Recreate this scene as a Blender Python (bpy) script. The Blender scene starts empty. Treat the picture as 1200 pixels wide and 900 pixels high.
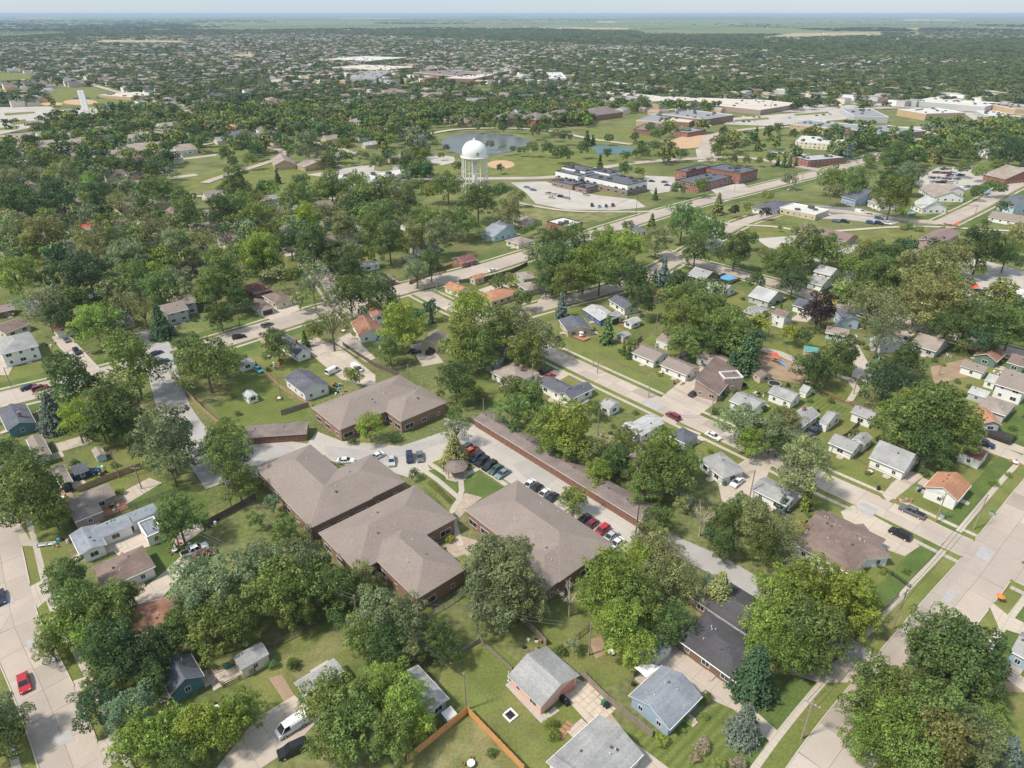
import bpy, bmesh, math, random
import numpy as np
from mathutils import Vector, Matrix
R = math.radians
random.seed(7)
scene = bpy.context.scene
COL = scene.collection
HAZE = 0.000062
# ------------------------------------------------------------------ camera, world, sun
H = 105.0                       # drone height in metres
PITCH = R(28.5); SP, CP = math.sin(PITCH), math.cos(PITCH)
cam_d = bpy.data.cameras.new('camera'); cam = bpy.data.objects.new('camera', cam_d); COL.objects.link(cam)
cam.location = (0, 0, H); cam.rotation_euler = (R(90) - PITCH, 0, 0)
cam_d.sensor_width = 36; cam_d.lens = 24.0; cam_d.clip_start = 0.5; cam_d.clip_end = 120000
scene.camera = cam
SUN_EL, SUN_AZ = R(54), R(-112)      # azimuth measured clockwise from +Y (view direction)
world = bpy.data.worlds.new('World'); scene.world = world; world.use_nodes = True
wn = world.node_tree; bg = wn.nodes['Background']
sky = wn.nodes.new('ShaderNodeTexSky'); sky.sky_type = 'NISHITA'; sky.sun_disc = False
sky.sun_elevation = SUN_EL; sky.sun_rotation = SUN_AZ; sky.air_density = 1.0; sky.dust_density = 0.6; sky.ozone_density = 1.0
# thin high cloud and summer haze over the clear-sky model
cl = wn.nodes.new('ShaderNodeTexNoise'); cl.inputs['Scale'].default_value = 1.1; cl.inputs['Detail'].default_value = 4
tc = wn.nodes.new('ShaderNodeTexCoord'); wn.links.new(tc.outputs['Generated'], cl.inputs['Vector'])
cr = wn.nodes.new('ShaderNodeMix'); cr.data_type = 'RGBA'; wn.links.new(cl.outputs['Fac'], cr.inputs[0]); cr.inputs[6].default_value = (1.95, 2.55, 3.2, 1); cr.inputs[7].default_value = (2.9, 3.2, 3.55, 1)
mxs = wn.nodes.new('ShaderNodeMix'); mxs.data_type = 'RGBA'; mxs.inputs[0].default_value = 0.86; wn.links.new(sky.outputs[0], mxs.inputs[6]); wn.links.new(cr.outputs[2], mxs.inputs[7])
wn.links.new(mxs.outputs[2], bg.inputs[0]); bg.inputs[1].default_value = 0.15
sun_d = bpy.data.lights.new('sun', 'SUN'); sun = bpy.data.objects.new('sun', sun_d); COL.objects.link(sun)
sun_d.energy = 3.0; sun_d.angle = R(6); sun_d.color = (1.0, 0.93, 0.82)
sdir = Vector((math.sin(SUN_AZ) * math.cos(SUN_EL), math.cos(SUN_AZ) * math.cos(SUN_EL), math.sin(SUN_EL)))
sun.rotation_euler = sdir.to_track_quat('Z', 'Y').to_euler(); sun.location = (0, 0, 400)
vs = scene.view_settings; vs.view_transform = 'Standard'; vs.look = 'None'; vs.exposure = 0.6; vs.gamma = 1.0
scene.cycles.max_bounces = 6; scene.cycles.diffuse_bounces = 2; scene.cycles.glossy_bounces = 2
scene.cycles.transmission_bounces = 2; scene.cycles.volume_bounces = 0; scene.cycles.transparent_max_bounces = 6
scene.cycles.use_denoising = True

# ------------------------------------------------------------------ helpers
def G(px, py, z=0.0):
    """ground point (world x, y) seen at photograph position px, py on the level z"""
    u = (px - 600) / 800.0; v = (450 - py) / 800.0
    t = (H - z) / (SP - v * CP)
    return Vector((u * t, (CP + v * SP) * t))
def P(x, y, z=0.0):
    d = y * CP + (H - z) * SP
    return 600 + 800 * x / d, 450 - 800 * (y * SP - (H - z) * CP) / d
def pxm(px, py):                 # metres per photograph pixel at that ground point
    v = (450 - py) / 800.0
    return H / (SP - v * CP) / 800.0
_g0, _g1 = G(720, 448), G(1040, 595)
GRID = math.atan2((_g1 - _g0).y, (_g1 - _g0).x)
def snap(a, tol=R(14)):
    d = (a - GRID + R(45)) % R(90) - R(45)
    return a - d if abs(d) < tol else a

def srgb(r, g, b):
    f = lambda c: (c / 255 / 12.92) if c / 255 <= 0.04045 else ((c / 255 + 0.055) / 1.055) ** 2.4
    return (f(r), f(g), f(b), 1)
def C4(c): return (c[0], c[1], c[2], 1.0)

_m = {}
def mat(name, col=(0.5, 0.5, 0.5), rough=0.85, var=0.15, scale=0.6, fine=0.0, fscale=8.0, metal=0.0, bump=0.0, objcol=False, spec=0.3,
        alt=None, wave=None):
    """base colour with two octaves of noise; objcol multiplies the object's own colour"""
    if name in _m: return _m[name]
    m = bpy.data.materials.new(name); m.use_nodes = True; nt = m.node_tree; N = nt.nodes; L = nt.links
    b = N['Principled BSDF']; b.inputs['Roughness'].default_value = rough; b.inputs['Metallic'].default_value = metal
    b.inputs['Specular IOR Level'].default_value = spec
    geo = N.new('ShaderNodeNewGeometry')
    n1 = N.new('ShaderNodeTexNoise'); n1.inputs['Scale'].default_value = scale; n1.inputs['Detail'].default_value = 5
    n1.inputs['Roughness'].default_value = 0.6
    L.new(geo.outputs['Position'], n1.inputs['Vector'])
    base = N.new('ShaderNodeRGB'); base.outputs[0].default_value = C4(col); cur = base.outputs[0]
    if objcol:
        oi = N.new('ShaderNodeObjectInfo'); cur = oi.outputs['Color']
    if alt:
        rp = N.new('ShaderNodeMapRange'); rp.inputs[1].default_value = 0.42; rp.inputs[2].default_value = 0.62
        n3 = N.new('ShaderNodeTexNoise'); n3.inputs['Scale'].default_value = alt[1]; n3.inputs['Detail'].default_value = 6
        L.new(geo.outputs['Position'], n3.inputs['Vector']); L.new(n3.outputs['Fac'], rp.inputs[0])
        mx = N.new('ShaderNodeMix'); mx.data_type = 'RGBA'; L.new(rp.outputs[0], mx.inputs[0]); L.new(cur, mx.inputs[6])
        mx.inputs[7].default_value = C4(alt[0]); cur = mx.outputs[2]
    def times(cur, src, amount):
        r = N.new('ShaderNodeMapRange'); r.inputs[1].default_value = 0.25; r.inputs[2].default_value = 0.75
        r.inputs[3].default_value = 1 - amount; r.inputs[4].default_value = 1 + amount; L.new(src, r.inputs[0])
        k = N.new('ShaderNodeVectorMath'); k.operation = 'SCALE'; L.new(cur, k.inputs[0]); L.new(r.outputs[0], k.inputs[3])
        return k.outputs[0]
    if var: cur = times(cur, n1.outputs['Fac'], var)
    if fine:
        n2 = N.new('ShaderNodeTexNoise'); n2.inputs['Scale'].default_value = fscale; n2.inputs['Detail'].default_value = 2
        L.new(geo.outputs['Position'], n2.inputs['Vector']); cur = times(cur, n2.outputs['Fac'], fine)
    if wave:                     # (scale, amount): horizontal courses
        sx = N.new('ShaderNodeSeparateXYZ'); L.new(geo.outputs['Position'], sx.inputs[0])
        w = N.new('ShaderNodeMath'); w.operation = 'MULTIPLY'; w.inputs[1].default_value = wave[0]; L.new(sx.outputs[2], w.inputs[0])
        f = N.new('ShaderNodeMath'); f.operation = 'FRACT'; L.new(w.outputs[0], f.inputs[0])
        cur = times(cur, f.outputs[0], wave[1])
    L.new(cur, b.inputs['Base Color'])
    if bump:
        bp = N.new('ShaderNodeBump'); bp.inputs['Strength'].default_value = bump; bp.inputs['Distance'].default_value = 0.05
        L.new(n1.outputs['Fac'], bp.inputs['Height']); L.new(bp.outputs[0], b.inputs['Normal'])
    _m[name] = m; return m

def tag(o, label=None, cat=None, group=None, kind=None):
    if label: o['label'] = label
    if cat: o['category'] = cat
    if group: o['group'] = group
    if kind: o['kind'] = kind
    return o
def link(name, me, parent=None, mats=None):
    o = bpy.data.objects.new(name, me); COL.objects.link(o)
    if parent: o.parent = parent
    return o
def empty(name, x, y, z=0, rz=0):
    o = bpy.data.objects.new(name, None); COL.objects.link(o); o.location = (x, y, z); o.rotation_euler = (0, 0, rz)
    o.empty_display_size = 1; return o
def mesh(name, vs_, fs, mats, fmat=None, smooth=False):
    me = bpy.data.meshes.new(name); me.from_pydata(vs_, [], fs)
    for m in mats: me.materials.append(m)
    if fmat is not None: me.polygons.foreach_set('material_index', fmat)
    if smooth: me.polygons.foreach_set('use_smooth', [True] * len(fs))
    me.update(); return me
class MB:                       # collects shapes for ONE mesh
    def __init__(s): s.v = []; s.f = []; s.m = []
    def add(s, v, f, m=0):
        k = len(s.v); s.v += [tuple(x) for x in v]; s.f += [tuple(i + k for i in q) for q in f]; s.m += [m] * len(f); return s
    def box(s, x0, x1, y0, y1, z0, z1, m=0, M=None):
        v = [Vector(p) for p in ((x0,y0,z0),(x1,y0,z0),(x1,y1,z0),(x0,y1,z0),(x0,y0,z1),(x1,y0,z1),(x1,y1,z1),(x0,y1,z1))]
        if M: v = [M @ p for p in v]
        return s.add(v, ((3,2,1,0),(4,5,6,7),(0,1,5,4),(1,2,6,5),(2,3,7,6),(3,0,4,7)), m)
    def tube(s, a, b, r0, r1=None, n=6, m=0, cap=True):
        a, b = Vector(a), Vector(b); r1 = r0 if r1 is None else r1
        d = (b - a).normalized(); t = Vector((0,0,1)) if abs(d.z) < 0.9 else Vector((1,0,0))
        u = d.cross(t).normalized(); w = d.cross(u); v = []
        for c, r in ((a, r0), (b, r1)):
            for i in range(n):
                q = 2 * math.pi * i / n; v.append(c + u * math.cos(q) * r + w * math.sin(q) * r)
        f = [(i, (i+1) % n, n + (i+1) % n, n + i) for i in range(n)]
        if cap: f += [tuple(range(n))[::-1], tuple(range(n, 2*n))]
        return s.add(v, f, m)
    def lathe(s, prof, n=24, m=0, c=(0,0)):
        v = []; f = []
        for r, z in prof:
            for i in range(n):
                q = 2 * math.pi * i / n; v.append((c[0] + r * math.cos(q), c[1] + r * math.sin(q), z))
        for j in range(len(prof) - 1):
            for i in range(n): f.append((j*n+i, j*n+(i+1)%n, (j+1)*n+(i+1)%n, (j+1)*n+i))
        return s.add(v, f, m)
    def build(s, name, mats, parent=None, smooth=False):
        if not isinstance(mats, (list, tuple)): mats = [mats]
        return link(name, mesh(name, s.v, s.f, mats, s.m, smooth), parent)

# ------------------------------------------------------------------ labels that single things out
ANCH = [(557,195,'the white water tower'), (560,170,'the park pond'), (700,210,'the black and white office building'), (830,200,'the red brick school'),
 (1110,575,'the white corner house with orange roof'), (1063,598,'the grey pickup on the street'), (28,800,'the red car in the left street'),
 (45,400,'the two storey house with grey hip roof'), (636,795,'the pink garage'), (780,815,'the blue house with slate roof'), (695,870,'the big grey roof at the bottom edge'),
 (850,740,'the dark shingled house'), (990,640,'the large brown roof by the crossing'), (660,540,'the long brown garage row'), (330,500,'the short brick garage row'),
 (445,470,'the northern apartment block'), (390,570,'the western apartment block'), (450,640,'the central apartment block'), (630,625,'the eastern apartment block'),
 (535,555,'the courtyard gazebo'), (362,448,'the white garage with slate roof'), (293,463,'the small white yard shed'), (430,385,'the rust roofed house'),
 (130,620,'the long white house with pale roof'), (145,665,'the brown hip roof by the left street'), (293,770,'the cream shed'), (342,850,'the white van'), (505,805,'the pale blue house'),
 (1047,540,'the white cape house'), (852,328,'the round swimming pool'), (905,425,'the playground'), (838,440,'the brown slanted roof house'), (1115,275,'the brown park shelter'),
 (970,270,'the long brown picnic shelter'), (1180,340,'the red shade sails'), (350,190,'the wooden church'), (112,262,'the long red roof'), (600,435,'the tan hip roof house'),
 (660,458,'the white house with two grey gables'), (590,345,'the orange roofed bungalow'), (850,550,'the white car beside a house'), (750,610,'the courtyard end of the garage row'),
 (100,120,'the tall white panel tower'), (1110,230,'the full parking lot'), (450,205,'the long white flat roofs'), (165,170,'the tan retirement homes'), (944,865,'the pole on the lower right verge'),
 (1160,415,'the green house'), (590,195,'the baseball infield'), (1100,140,'the tan shopping hall'), (730,145,'the old school by the trees'), (25,120,'the ball fields'),
 (668,380,'the slate bungalow with a red deck'), (20,490,'the teal house'), (292,520,'the drive beside the apartments'), (300,350,'the brown twin roofs'), (930,710,'the wide tree over the alley'), (660,260,'the brick hut with white flat roof')]
_used = set()
def relation(px, py, a):
    dx, dy = px - a[0], (py - a[1]) * 1.6
    d = math.hypot(dx, dy)
    if abs(dx) > abs(dy): w = 'left of' if dx < 0 else 'right of'
    else: w = 'behind' if dy < 0 else 'in front of'
    pre = 'just ' if d < 32 else ('' if d < 130 else 'well ')
    return d, pre + w + ' ' + a[2]
def unique(desc, px, py, avoid=None):
    c = sorted(relation(px, py, a) for a in ANCH if a[2] != avoid and abs(px-a[0]) + abs(py-a[1]) > 3)
    if len(desc.split()) > 7: desc = ' '.join(desc.split()[:7]) if desc.split()[6] not in ('with','and','of','the','on','in','by','a') else ' '.join(desc.split()[:6])
    for d, r in c[:9]:
        l = desc + ' ' + r
        if len(l.split()) <= 16 and l not in _used:
            _used.add(l); return l
    for (d, r), (d2, r2) in [(c[i], c[j]) for i in range(5) for j in range(5) if i != j]:
        l = ' '.join(desc.split()[:4]) + ' ' + r + ' and ' + r2
        if len(l.split()) <= 16 and l not in _used:
            _used.add(l); return l
    for d, r in c[9:]:
        l = ' '.join(desc.split()[:6]) + ' ' + r
        if l not in _used and len(l.split()) <= 16: _used.add(l); return l
    return ' '.join((desc + ' ' + c[0][1]).split()[:16])
# ------------------------------------------------------------------ materials
def concrete(name, col, step=4.5, lines=0.35, objcol=False, var=0.10):
    m = mat(name, col, 0.9, var, 0.09, fine=0.05, fscale=2.5, objcol=objcol, alt=((col[0]*0.87, col[1]*0.87, col[2]*0.89), 0.05))
    if not step: return m
    nt = m.node_tree; N = nt.nodes; L = nt.links; b = N['Principled BSDF']
    src = b.inputs['Base Color'].links[0].from_socket
    geo = N.new('ShaderNodeNewGeometry'); mp = N.new('ShaderNodeMapping'); mp.inputs['Rotation'].default_value = (0, 0, -GRID)
    L.new(geo.outputs['Position'], mp.inputs[0]); sx = N.new('ShaderNodeSeparateXYZ'); L.new(mp.outputs[0], sx.inputs[0])
    outs = []
    for k in (0, 1):
        d = N.new('ShaderNodeMath'); d.operation = 'DIVIDE'; d.inputs[1].default_value = step; L.new(sx.outputs[k], d.inputs[0])
        f = N.new('ShaderNodeMath'); f.operation = 'FRACT'; L.new(d.outputs[0], f.inputs[0])
        g = N.new('ShaderNodeMath'); g.operation = 'LESS_THAN'; g.inputs[1].default_value = 0.11 / step * 1.3; L.new(f.outputs[0], g.inputs[0]); outs.append(g)
    mxx = N.new('ShaderNodeMath'); mxx.operation = 'MAXIMUM'; L.new(outs[0].outputs[0], mxx.inputs[0]); L.new(outs[1].outputs[0], mxx.inputs[1])
    s = N.new('ShaderNodeMath'); s.operation = 'MULTIPLY'; s.inputs[1].default_value = lines; L.new(mxx.outputs[0], s.inputs[0])
    mx = N.new('ShaderNodeMix'); mx.data_type = 'RGBA'; L.new(s.outputs[0], mx.inputs[0]); L.new(src, mx.inputs[6]); mx.inputs[7].default_value = (0.12, 0.1, 0.09, 1)
    L.new(mx.outputs[2], b.inputs['Base Color']); return m
ROADC = (0.455, 0.385, 0.325)
M_road = concrete('road_concrete', ROADC)
M_walk = concrete('walk_concrete', (0.50, 0.44, 0.36), 1.5, 0.25)
M_drive = concrete('drive_concrete', (0.52, 0.44, 0.36), 3.6, 0.3)
M_lot = concrete('lot_concrete', (0.47, 0.43, 0.38), 6.0, 0.25)
M_slab = concrete('slab_concrete', ROADC, 0, objcol=True)
M_joint = mat('joint', (0.17, 0.14, 0.12), 0.95)
M_patch = mat('patch_concrete', (0.40, 0.385, 0.375), 0.9, 0.12, 0.5, fine=0.06, fscale=3)
M_net = mat('netted_field', (0.035, 0.05, 0.075), 0.9, 0.15, 0.05)
M_asph = mat('asphalt', (0.20, 0.19, 0.185), 0.9, 0.12, 0.15, fine=0.06, fscale=3)
M_asph2 = mat('asphalt_patch', (0.38, 0.355, 0.335), 0.9, 0.10, 0.2, fine=0.06, fscale=3)
M_kerb = mat('kerb', (0.52, 0.46, 0.39), 0.9, 0.12, 0.5)
M_ground = mat('ground_mix', (0.130, 0.155, 0.052), 0.95, 0.30, 0.035, fine=0.30, fscale=0.9, alt=((0.185, 0.185, 0.080), 0.055), spec=0.1)
M_lawnA = mat('lawn_green', (0.150, 0.176, 0.050), 0.95, 0.22, 0.12, fine=0.22, fscale=2.2, alt=((0.185, 0.185, 0.065), 0.10), spec=0.1)
M_lawnB = mat('lawn_fresh', (0.095, 0.135, 0.038), 0.95, 0.22, 0.2, fine=0.22, fscale=2.2, alt=((0.115, 0.155, 0.045), 0.14), spec=0.1)
M_lawnD = mat('lawn_dry', (0.235, 0.215, 0.100), 0.95, 0.22, 0.25, fine=0.25, fscale=2.5, alt=((0.15, 0.17, 0.055), 0.16), spec=0.1)
M_dirt = mat('bare_dirt', (0.33, 0.235, 0.155), 0.95, 0.2, 0.3, fine=0.15, fscale=3)
M_infield = mat('infield_clay', (0.50, 0.33, 0.20), 0.95, 0.1, 0.1)
M_gravel = mat('gravel_bed', (0.40, 0.32, 0.25), 0.95, 0.2, 0.5, fine=0.3, fscale=6)
M_field = mat('crop_field', (0.13, 0.185, 0.075), 0.95, 0.15, 0.002, alt=((0.20, 0.20, 0.10), 0.0011), spec=0.1)
M_fieldP = mat('pale_field', (0.36, 0.31, 0.18), 0.95, 0.1, 0.003)
M_water = mat('pond_water', (0.11, 0.12, 0.11), 0.3, 0.2, 0.01, spec=0.6, bump=0.15)
M_court = mat('court_blue', (0.10, 0.165, 0.175), 0.8, 0.1, 0.1)
# ------------------------------------------------------------------ ground sheets (each level 4 mm above the last, more far away)
def lift(y, level): return 0.004 * level * max(1.0, y / 120.0)
def tri_area(vs_): return sum(a.x*b.y - b.x*a.y for a, b in zip(vs_, vs_[1:] + vs_[:1]))
def sheet(name, pts, material, level, px=True, kind='structure', parent=None):
    w = [G(*p) for p in pts] if px else [Vector(p) for p in pts]
    if tri_area(w) < 0: w = w[::-1]
    me = mesh(name, [(p.x, p.y, lift(p.y, level)) for p in w], [tuple(range(len(w)))], [material])
    o = link(name, me, parent)
    if not parent: tag(o, kind=kind)
    return o
rs = 60000
o = link('ground', mesh('ground', [(-rs, -200, 0), (rs, -200, 0), (rs, 62000, 0), (-rs, 62000, 0)], [(0, 1, 2, 3)], [M_ground])); tag(o, kind='structure')
occupied = []                      # (polygon of world points, bounding box)  no trees or houses here
def block(w, grow=0):
    xs = [p.x for p in w]; ys = [p.y for p in w]; occupied.append((w, min(xs), max(xs), min(ys), max(ys)))
def inside(x, y, w):
    c = False; j = len(w) - 1
    for i in range(len(w)):
        a, b = w[i], w[j]
        if (a.y > y) != (b.y > y) and x < (b.x - a.x) * (y - a.y) / (b.y - a.y) + a.x: c = not c
        j = i
    return c
def is_free(x, y):
    for w, x0, x1, y0, y1 in occupied:
        if x0 <= x <= x1 and y0 <= y <= y1 and inside(x, y, w): return False
    return True
def zone(name, pts, material, level, keep=True):
    o = sheet(name, pts, material, level)
    if keep: block([G(*p) for p in pts])
    return o
M_stripe = mat('lawn_mown', (0.137, 0.165, 0.046), 0.95, 0.2, 0.15, fine=0.2, fscale=2.2, spec=0.1)
_nt = M_stripe.node_tree; _b = _nt.nodes['Principled BSDF']; _src = _b.inputs['Base Color'].links[0].from_socket
_g = _nt.nodes.new('ShaderNodeNewGeometry'); _mp = _nt.nodes.new('ShaderNodeMapping'); _mp.inputs['Rotation'].default_value = (0, 0, -GRID); _w = _nt.nodes.new('ShaderNodeTexWave'); _w.inputs['Scale'].default_value = 0.22; _w.inputs['Distortion'].default_value = 0.6; _w.inputs['Detail'].default_value = 1
_nt.links.new(_g.outputs['Position'], _mp.inputs[0]); _nt.links.new(_mp.outputs[0], _w.inputs[0]); _r = _nt.nodes.new('ShaderNodeMapRange'); _r.inputs[3].default_value = .86; _r.inputs[4].default_value = 1.14; _nt.links.new(_w.outputs['Fac'], _r.inputs[0])
_s = _nt.nodes.new('ShaderNodeVectorMath'); _s.operation = 'SCALE'; _nt.links.new(_src, _s.inputs[0]); _nt.links.new(_r.outputs[0], _s.inputs[3]); _nt.links.new(_s.outputs[0], _b.inputs['Base Color'])
# lawns (photograph corners of each lot)
LAWNS = [('A', '252,500 285,425 345,470 362,478 356,492 300,500 258,496'), ('A', '285,410 330,372 420,415 400,450 330,455'), ('A', '0,415 60,400 120,455 40,470 0,470'),
 ('A', '120,505 170,500 200,560 100,590 70,560'), ('B', '150,575 200,555 245,590 235,650 190,675 160,640'), ('A', '520,780 570,750 690,830 650,900 560,900 500,850'),
 ('D', '498,872 548,838 610,895 610,930 470,930 470,895'), ('A', '640,690 700,660 770,780 700,810 600,735'), ('A', '740,700 800,760 740,790 690,800 650,760'), ('B', '820,840 880,800 940,840 900,900 760,900 700,860'),
 ('A', '290,790 420,700 470,730 380,800 310,840'), ('D', '330,770 420,715 440,735 350,800'), ('A', '720,440 770,425 830,450 800,470'), ('A', '700,425 790,380 850,420 800,440'),
 ('A', '770,330 870,340 900,370 860,400 800,370 850,360'), ('A', '860,400 960,380 1000,410 1000,470 900,440'), ('A', '650,380 700,370 740,390 745,410 690,425'), ('A', '850,430 1000,480 1010,520 930,530 860,470'),
 ('A', '960,500 1000,480 1110,560 1090,600 1000,560 940,545'), ('A', '1075,560 1200,500 1190,560 1130,620 1060,590'), ('A', '1070,450 1200,420 1200,470 1120,490 1030,460'), ('B', '1160,480 1215,470 1215,550 1170,530'),
 ('A', '1000,650 1100,630 1120,640 1020,730 980,700'), ('A', '1010,720 1110,645 1130,650 1050,745'), ('B', '1140,740 1200,660 1215,680 1215,800 1160,790'), ('A', '1120,760 1200,800 1220,880 1120,900'),
 ('A', '860,720 1000,700 1010,760 900,850'), ('A', '20,640 60,615 80,650 30,690'), ('B', '0,780 20,780 60,900 0,900'), ('A', '240,205 320,190 470,215 470,232 240,228 215,215'), ('A', '380,190 440,180 440,195 400,202'),
 ('A', '480,190 560,185 700,180 760,188 690,205 480,207'), ('A', '690,152 760,148 760,172 690,172'), ('A', '840,150 905,145 905,160 850,160'), ('A', '850,175 940,178 960,192 840,190'),
 ('D', '600,236 690,248 770,246 760,256 660,262 590,250'), ('D', '640,268 720,262 690,280'), ('A', '880,262 940,265 935,277 880,275'), ('A', '975,268 1090,265 1078,285 1000,290 960,282'), ('A', '1040,228 1130,235 1170,240 1090,262 1040,252'),
 ('A', '480,370 560,345 600,385 500,400'), ('A', '560,318 620,312 640,345 590,345'), ('A', '560,410 640,400 700,440 620,470 540,470'), ('A', '330,350 390,320 430,350 360,370'), ('A', '470,325 540,310 560,318 470,345'),
 ('B', '80,340 140,335 150,360 90,365'), ('D', '0,88 60,86 50,98 0,98'), ('A', '60,105 180,100 160,125 60,125'), ('A', '205,175 260,150 330,160 300,182'), ('A', '0,118 60,118 45,130 0,130'),
 ('A', '620,700 660,720 620,760 560,740'), ('B', '100,780 130,770 150,830 115,860 90,810'), ('D', '940,830 900,870 930,900 990,900')]
for i, (k, s) in enumerate(LAWNS):
    pts = [tuple(float(q) for q in p.split(',')) for p in s.split()]
    sheet('lawn', pts, M_stripe if i in (0, 9, 17, 24, 29) else {'A': M_lawnA, 'B': M_lawnB, 'D': M_lawnD}[k], 1 + i % 8)
for s in ['560,640 640,620 655,660 600,650', '1090,430 1135,420 1140,440 1095,450', '868,418 900,415 945,435 940,450 880,440', '300,395 320,392 330,402 312,408', '745,790 770,775 765,800',
          '150,470 165,468 175,500 160,500', '690,750 705,745 712,765 698,772', '315,795 330,790 345,815 335,825',  '1085,795 1200,800 1200,812 1090,805', '430,625 470,600 500,640 470,640', '60,560 80,555 90,600 70,600']:
    sheet('soil_patch', [tuple(float(q) for q in p.split(',')) for p in s.split()], M_dirt, 9)
sheet('lawn', [G(735,50)*1.0, G(900,50)*1.0, G(800,40)*1.0], M_field, 9, px=False)
# park, ball fields, pond, commercial aprons, far farmland
def E(cx, cy, rx, ry, n=24): return [(cx + rx*math.cos(2*math.pi*i/n), cy + ry*math.sin(2*math.pi*i/n)) for i in range(n)]
zone('pond', [(517,167),(522,161),(535,158),(560,156),(585,157),(605,160),(622,165),(619,171),(606,175),(590,180),(565,184),(545,184),(530,178),(519,173)], M_water, 12)
zone('tennis_court', [(694,170),(738,172),(746,178),(700,183)], M_court, 11)
zone('meadow', [(205,215),(240,205),(320,190),(330,195),(390,200),(395,212),(470,220),(470,230),(240,228)], M_lawnA, 9)
zone('lawn', [(575,186),(640,178),(700,184),(720,190),(655,206),(590,208),(560,200)], M_lawnA, 10)
zone('ball_diamond', E(587, 193, 16, 5), M_infield, 12)
zone('ball_diamond', [(777,168),(800,160),(830,158),(852,163),(830,172),(790,176)], M_infield, 12)
zone('lawn', [(690,150),(745,150),(775,158),(760,170),(700,170)], M_lawnA, 10); zone('lawn', [(845,150),(900,148),(905,164),(860,166),(840,158)], M_lawnA, 10)
zone('ball_diamond', [(0,107),(35,107),(38,113),(0,113)], M_infield, 12); zone('ball_diamond', E(94,120,20,3.2), M_infield, 12); zone('ball_diamond', E(60,122,14,2), M_infield, 11)
zone('lawn', [(0,85),(45,87),(42,98),(0,99)], M_lawnA, 10); zone('lawn', [(55,104),(120,102),(165,115),(160,126),(60,125)], M_lawnA, 10)
for s in ['0,118 32,115.5 40,118 0,121', '0,121.6 42,118.6 50,121 0,124.5', '85,115 105,114.5 108,116 86,116.6', '112,114 126,113.5 128,115.4 114,116']:
    sheet('netted_field', [tuple(float(q) for q in p.split(',')) for p in s.split()], M_net, 14)
zone('parking_lot', [(0,126),(60,125),(75,135),(35,150),(0,158)], M_lot, 11); zone('parking_lot', [(40,130),(140,122),(155,128),(60,140)], M_lot, 10)
zone('parking_lot', [(496,185),(510,181),(532,184),(534,190),(518,194),(500,191)], M_lot, 11)
zone('parking_lot', [(598,214),(640,213),(665,222),(700,229),(745,234),(757,243),(720,247),(665,246),(628,239),(616,226)], M_lot, 11)
zone('parking_lot', [(756,206),(800,208),(800,222),(765,228),(752,216)], M_lot, 11); zone('parking_lot', [(832,222),(870,214),(880,224),(850,236)], M_lot, 11)
zone('parking_lot', [(840,140),(990,128),(992,140),(905,148),(850,146)], M_lot, 11); zone('parking_lot', [(815,175),(832,170),(840,188),(818,190)], M_lot, 10)
zone('parking_lot', [(1070,212),(1100,196),(1150,196),(1160,212),(1130,224),(1075,218)], M_lot, 11); zone('parking_lot', [(903,245),(960,241),(1000,244),(1062,257),(1045,264),(985,257),(940,256)], M_lot, 10); zone('asphalt_patch', [(958,242),(1000,243.5),(1003,250),(975,252)], M_asph, 13)
zone('parking_lot', [(935,276),(1000,284),(1015,296),(970,310),(900,290),(885,280)], M_lot, 10); zone('parking_lot', [(1070,285),(1100,282),(1130,290),(1100,305),(1060,300)], M_lot, 10)
zone('parking_lot', [(1120,310),(1140,302),(1200,318),(1200,372),(1135,352)], M_lot, 11); zone('parking_lot', [(358,205),(440,192),(438,200),(480,206),(470,222),(400,226),(420,212)], M_lot, 10)
for s in ['620,98 720,94 740,104 640,104', '780,108 900,110 880,116 790,114', '930,116 1000,114 1010,121 940,123', '1060,116 1150,117 1140,124 1060,124', '380,88 430,83 450,90 390,92', '470,91 560,93 640,96 560,100 480,98', '0,53 40,52 60,57 0,58', '90,55 150,56 150,60 90,60', '330,60 420,59 440,63 340,65', '350,70 470,69 480,73 360,75', '520,74 620,73 640,77 530,79', '330,80 400,79 410,83 340,85', '560,84 700,85 720,89 580,90', '440,78 520,78 530,82 450,83', '300,92 380,93 370,97 300,96', '640,92 700,94 690,98 640,97', '900,108 1000,107 1010,110 905,111', '1010,124 1060,123 1066,127 1015,128', '500,64 560,65 560,69 500,69', '600,68 640,68 640,71 600,71', '1090,77 1150,78 1150,80 1090,80',
          '850,118 1000,112 1040,122 960,132 860,130', '640,122 700,118 760,128 690,133', '1120,128 1210,118 1210,160 1160,152', '960,150 1110,148 1100,170 1060,172 960,158']:
    zone('parking_lot', [tuple(float(q) for q in p.split(',')) for p in s.split()], M_lot if random.random() < .7 else M_drive, 10, keep=False)
for s in ['5,133 40,131 42,133 6,136', '12,142 30,140 33,145 15,147', '0,150 20,149 22,152 0,153', '60,128 110,125 112,126 62,130', '860,141 900,138 902,140 862,143', '930,134 970,131 972,133 932,136']:
    sheet('lawn', [tuple(float(q) for q in p.split(',')) for p in s.split()], M_lawnA, 13)
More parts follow.
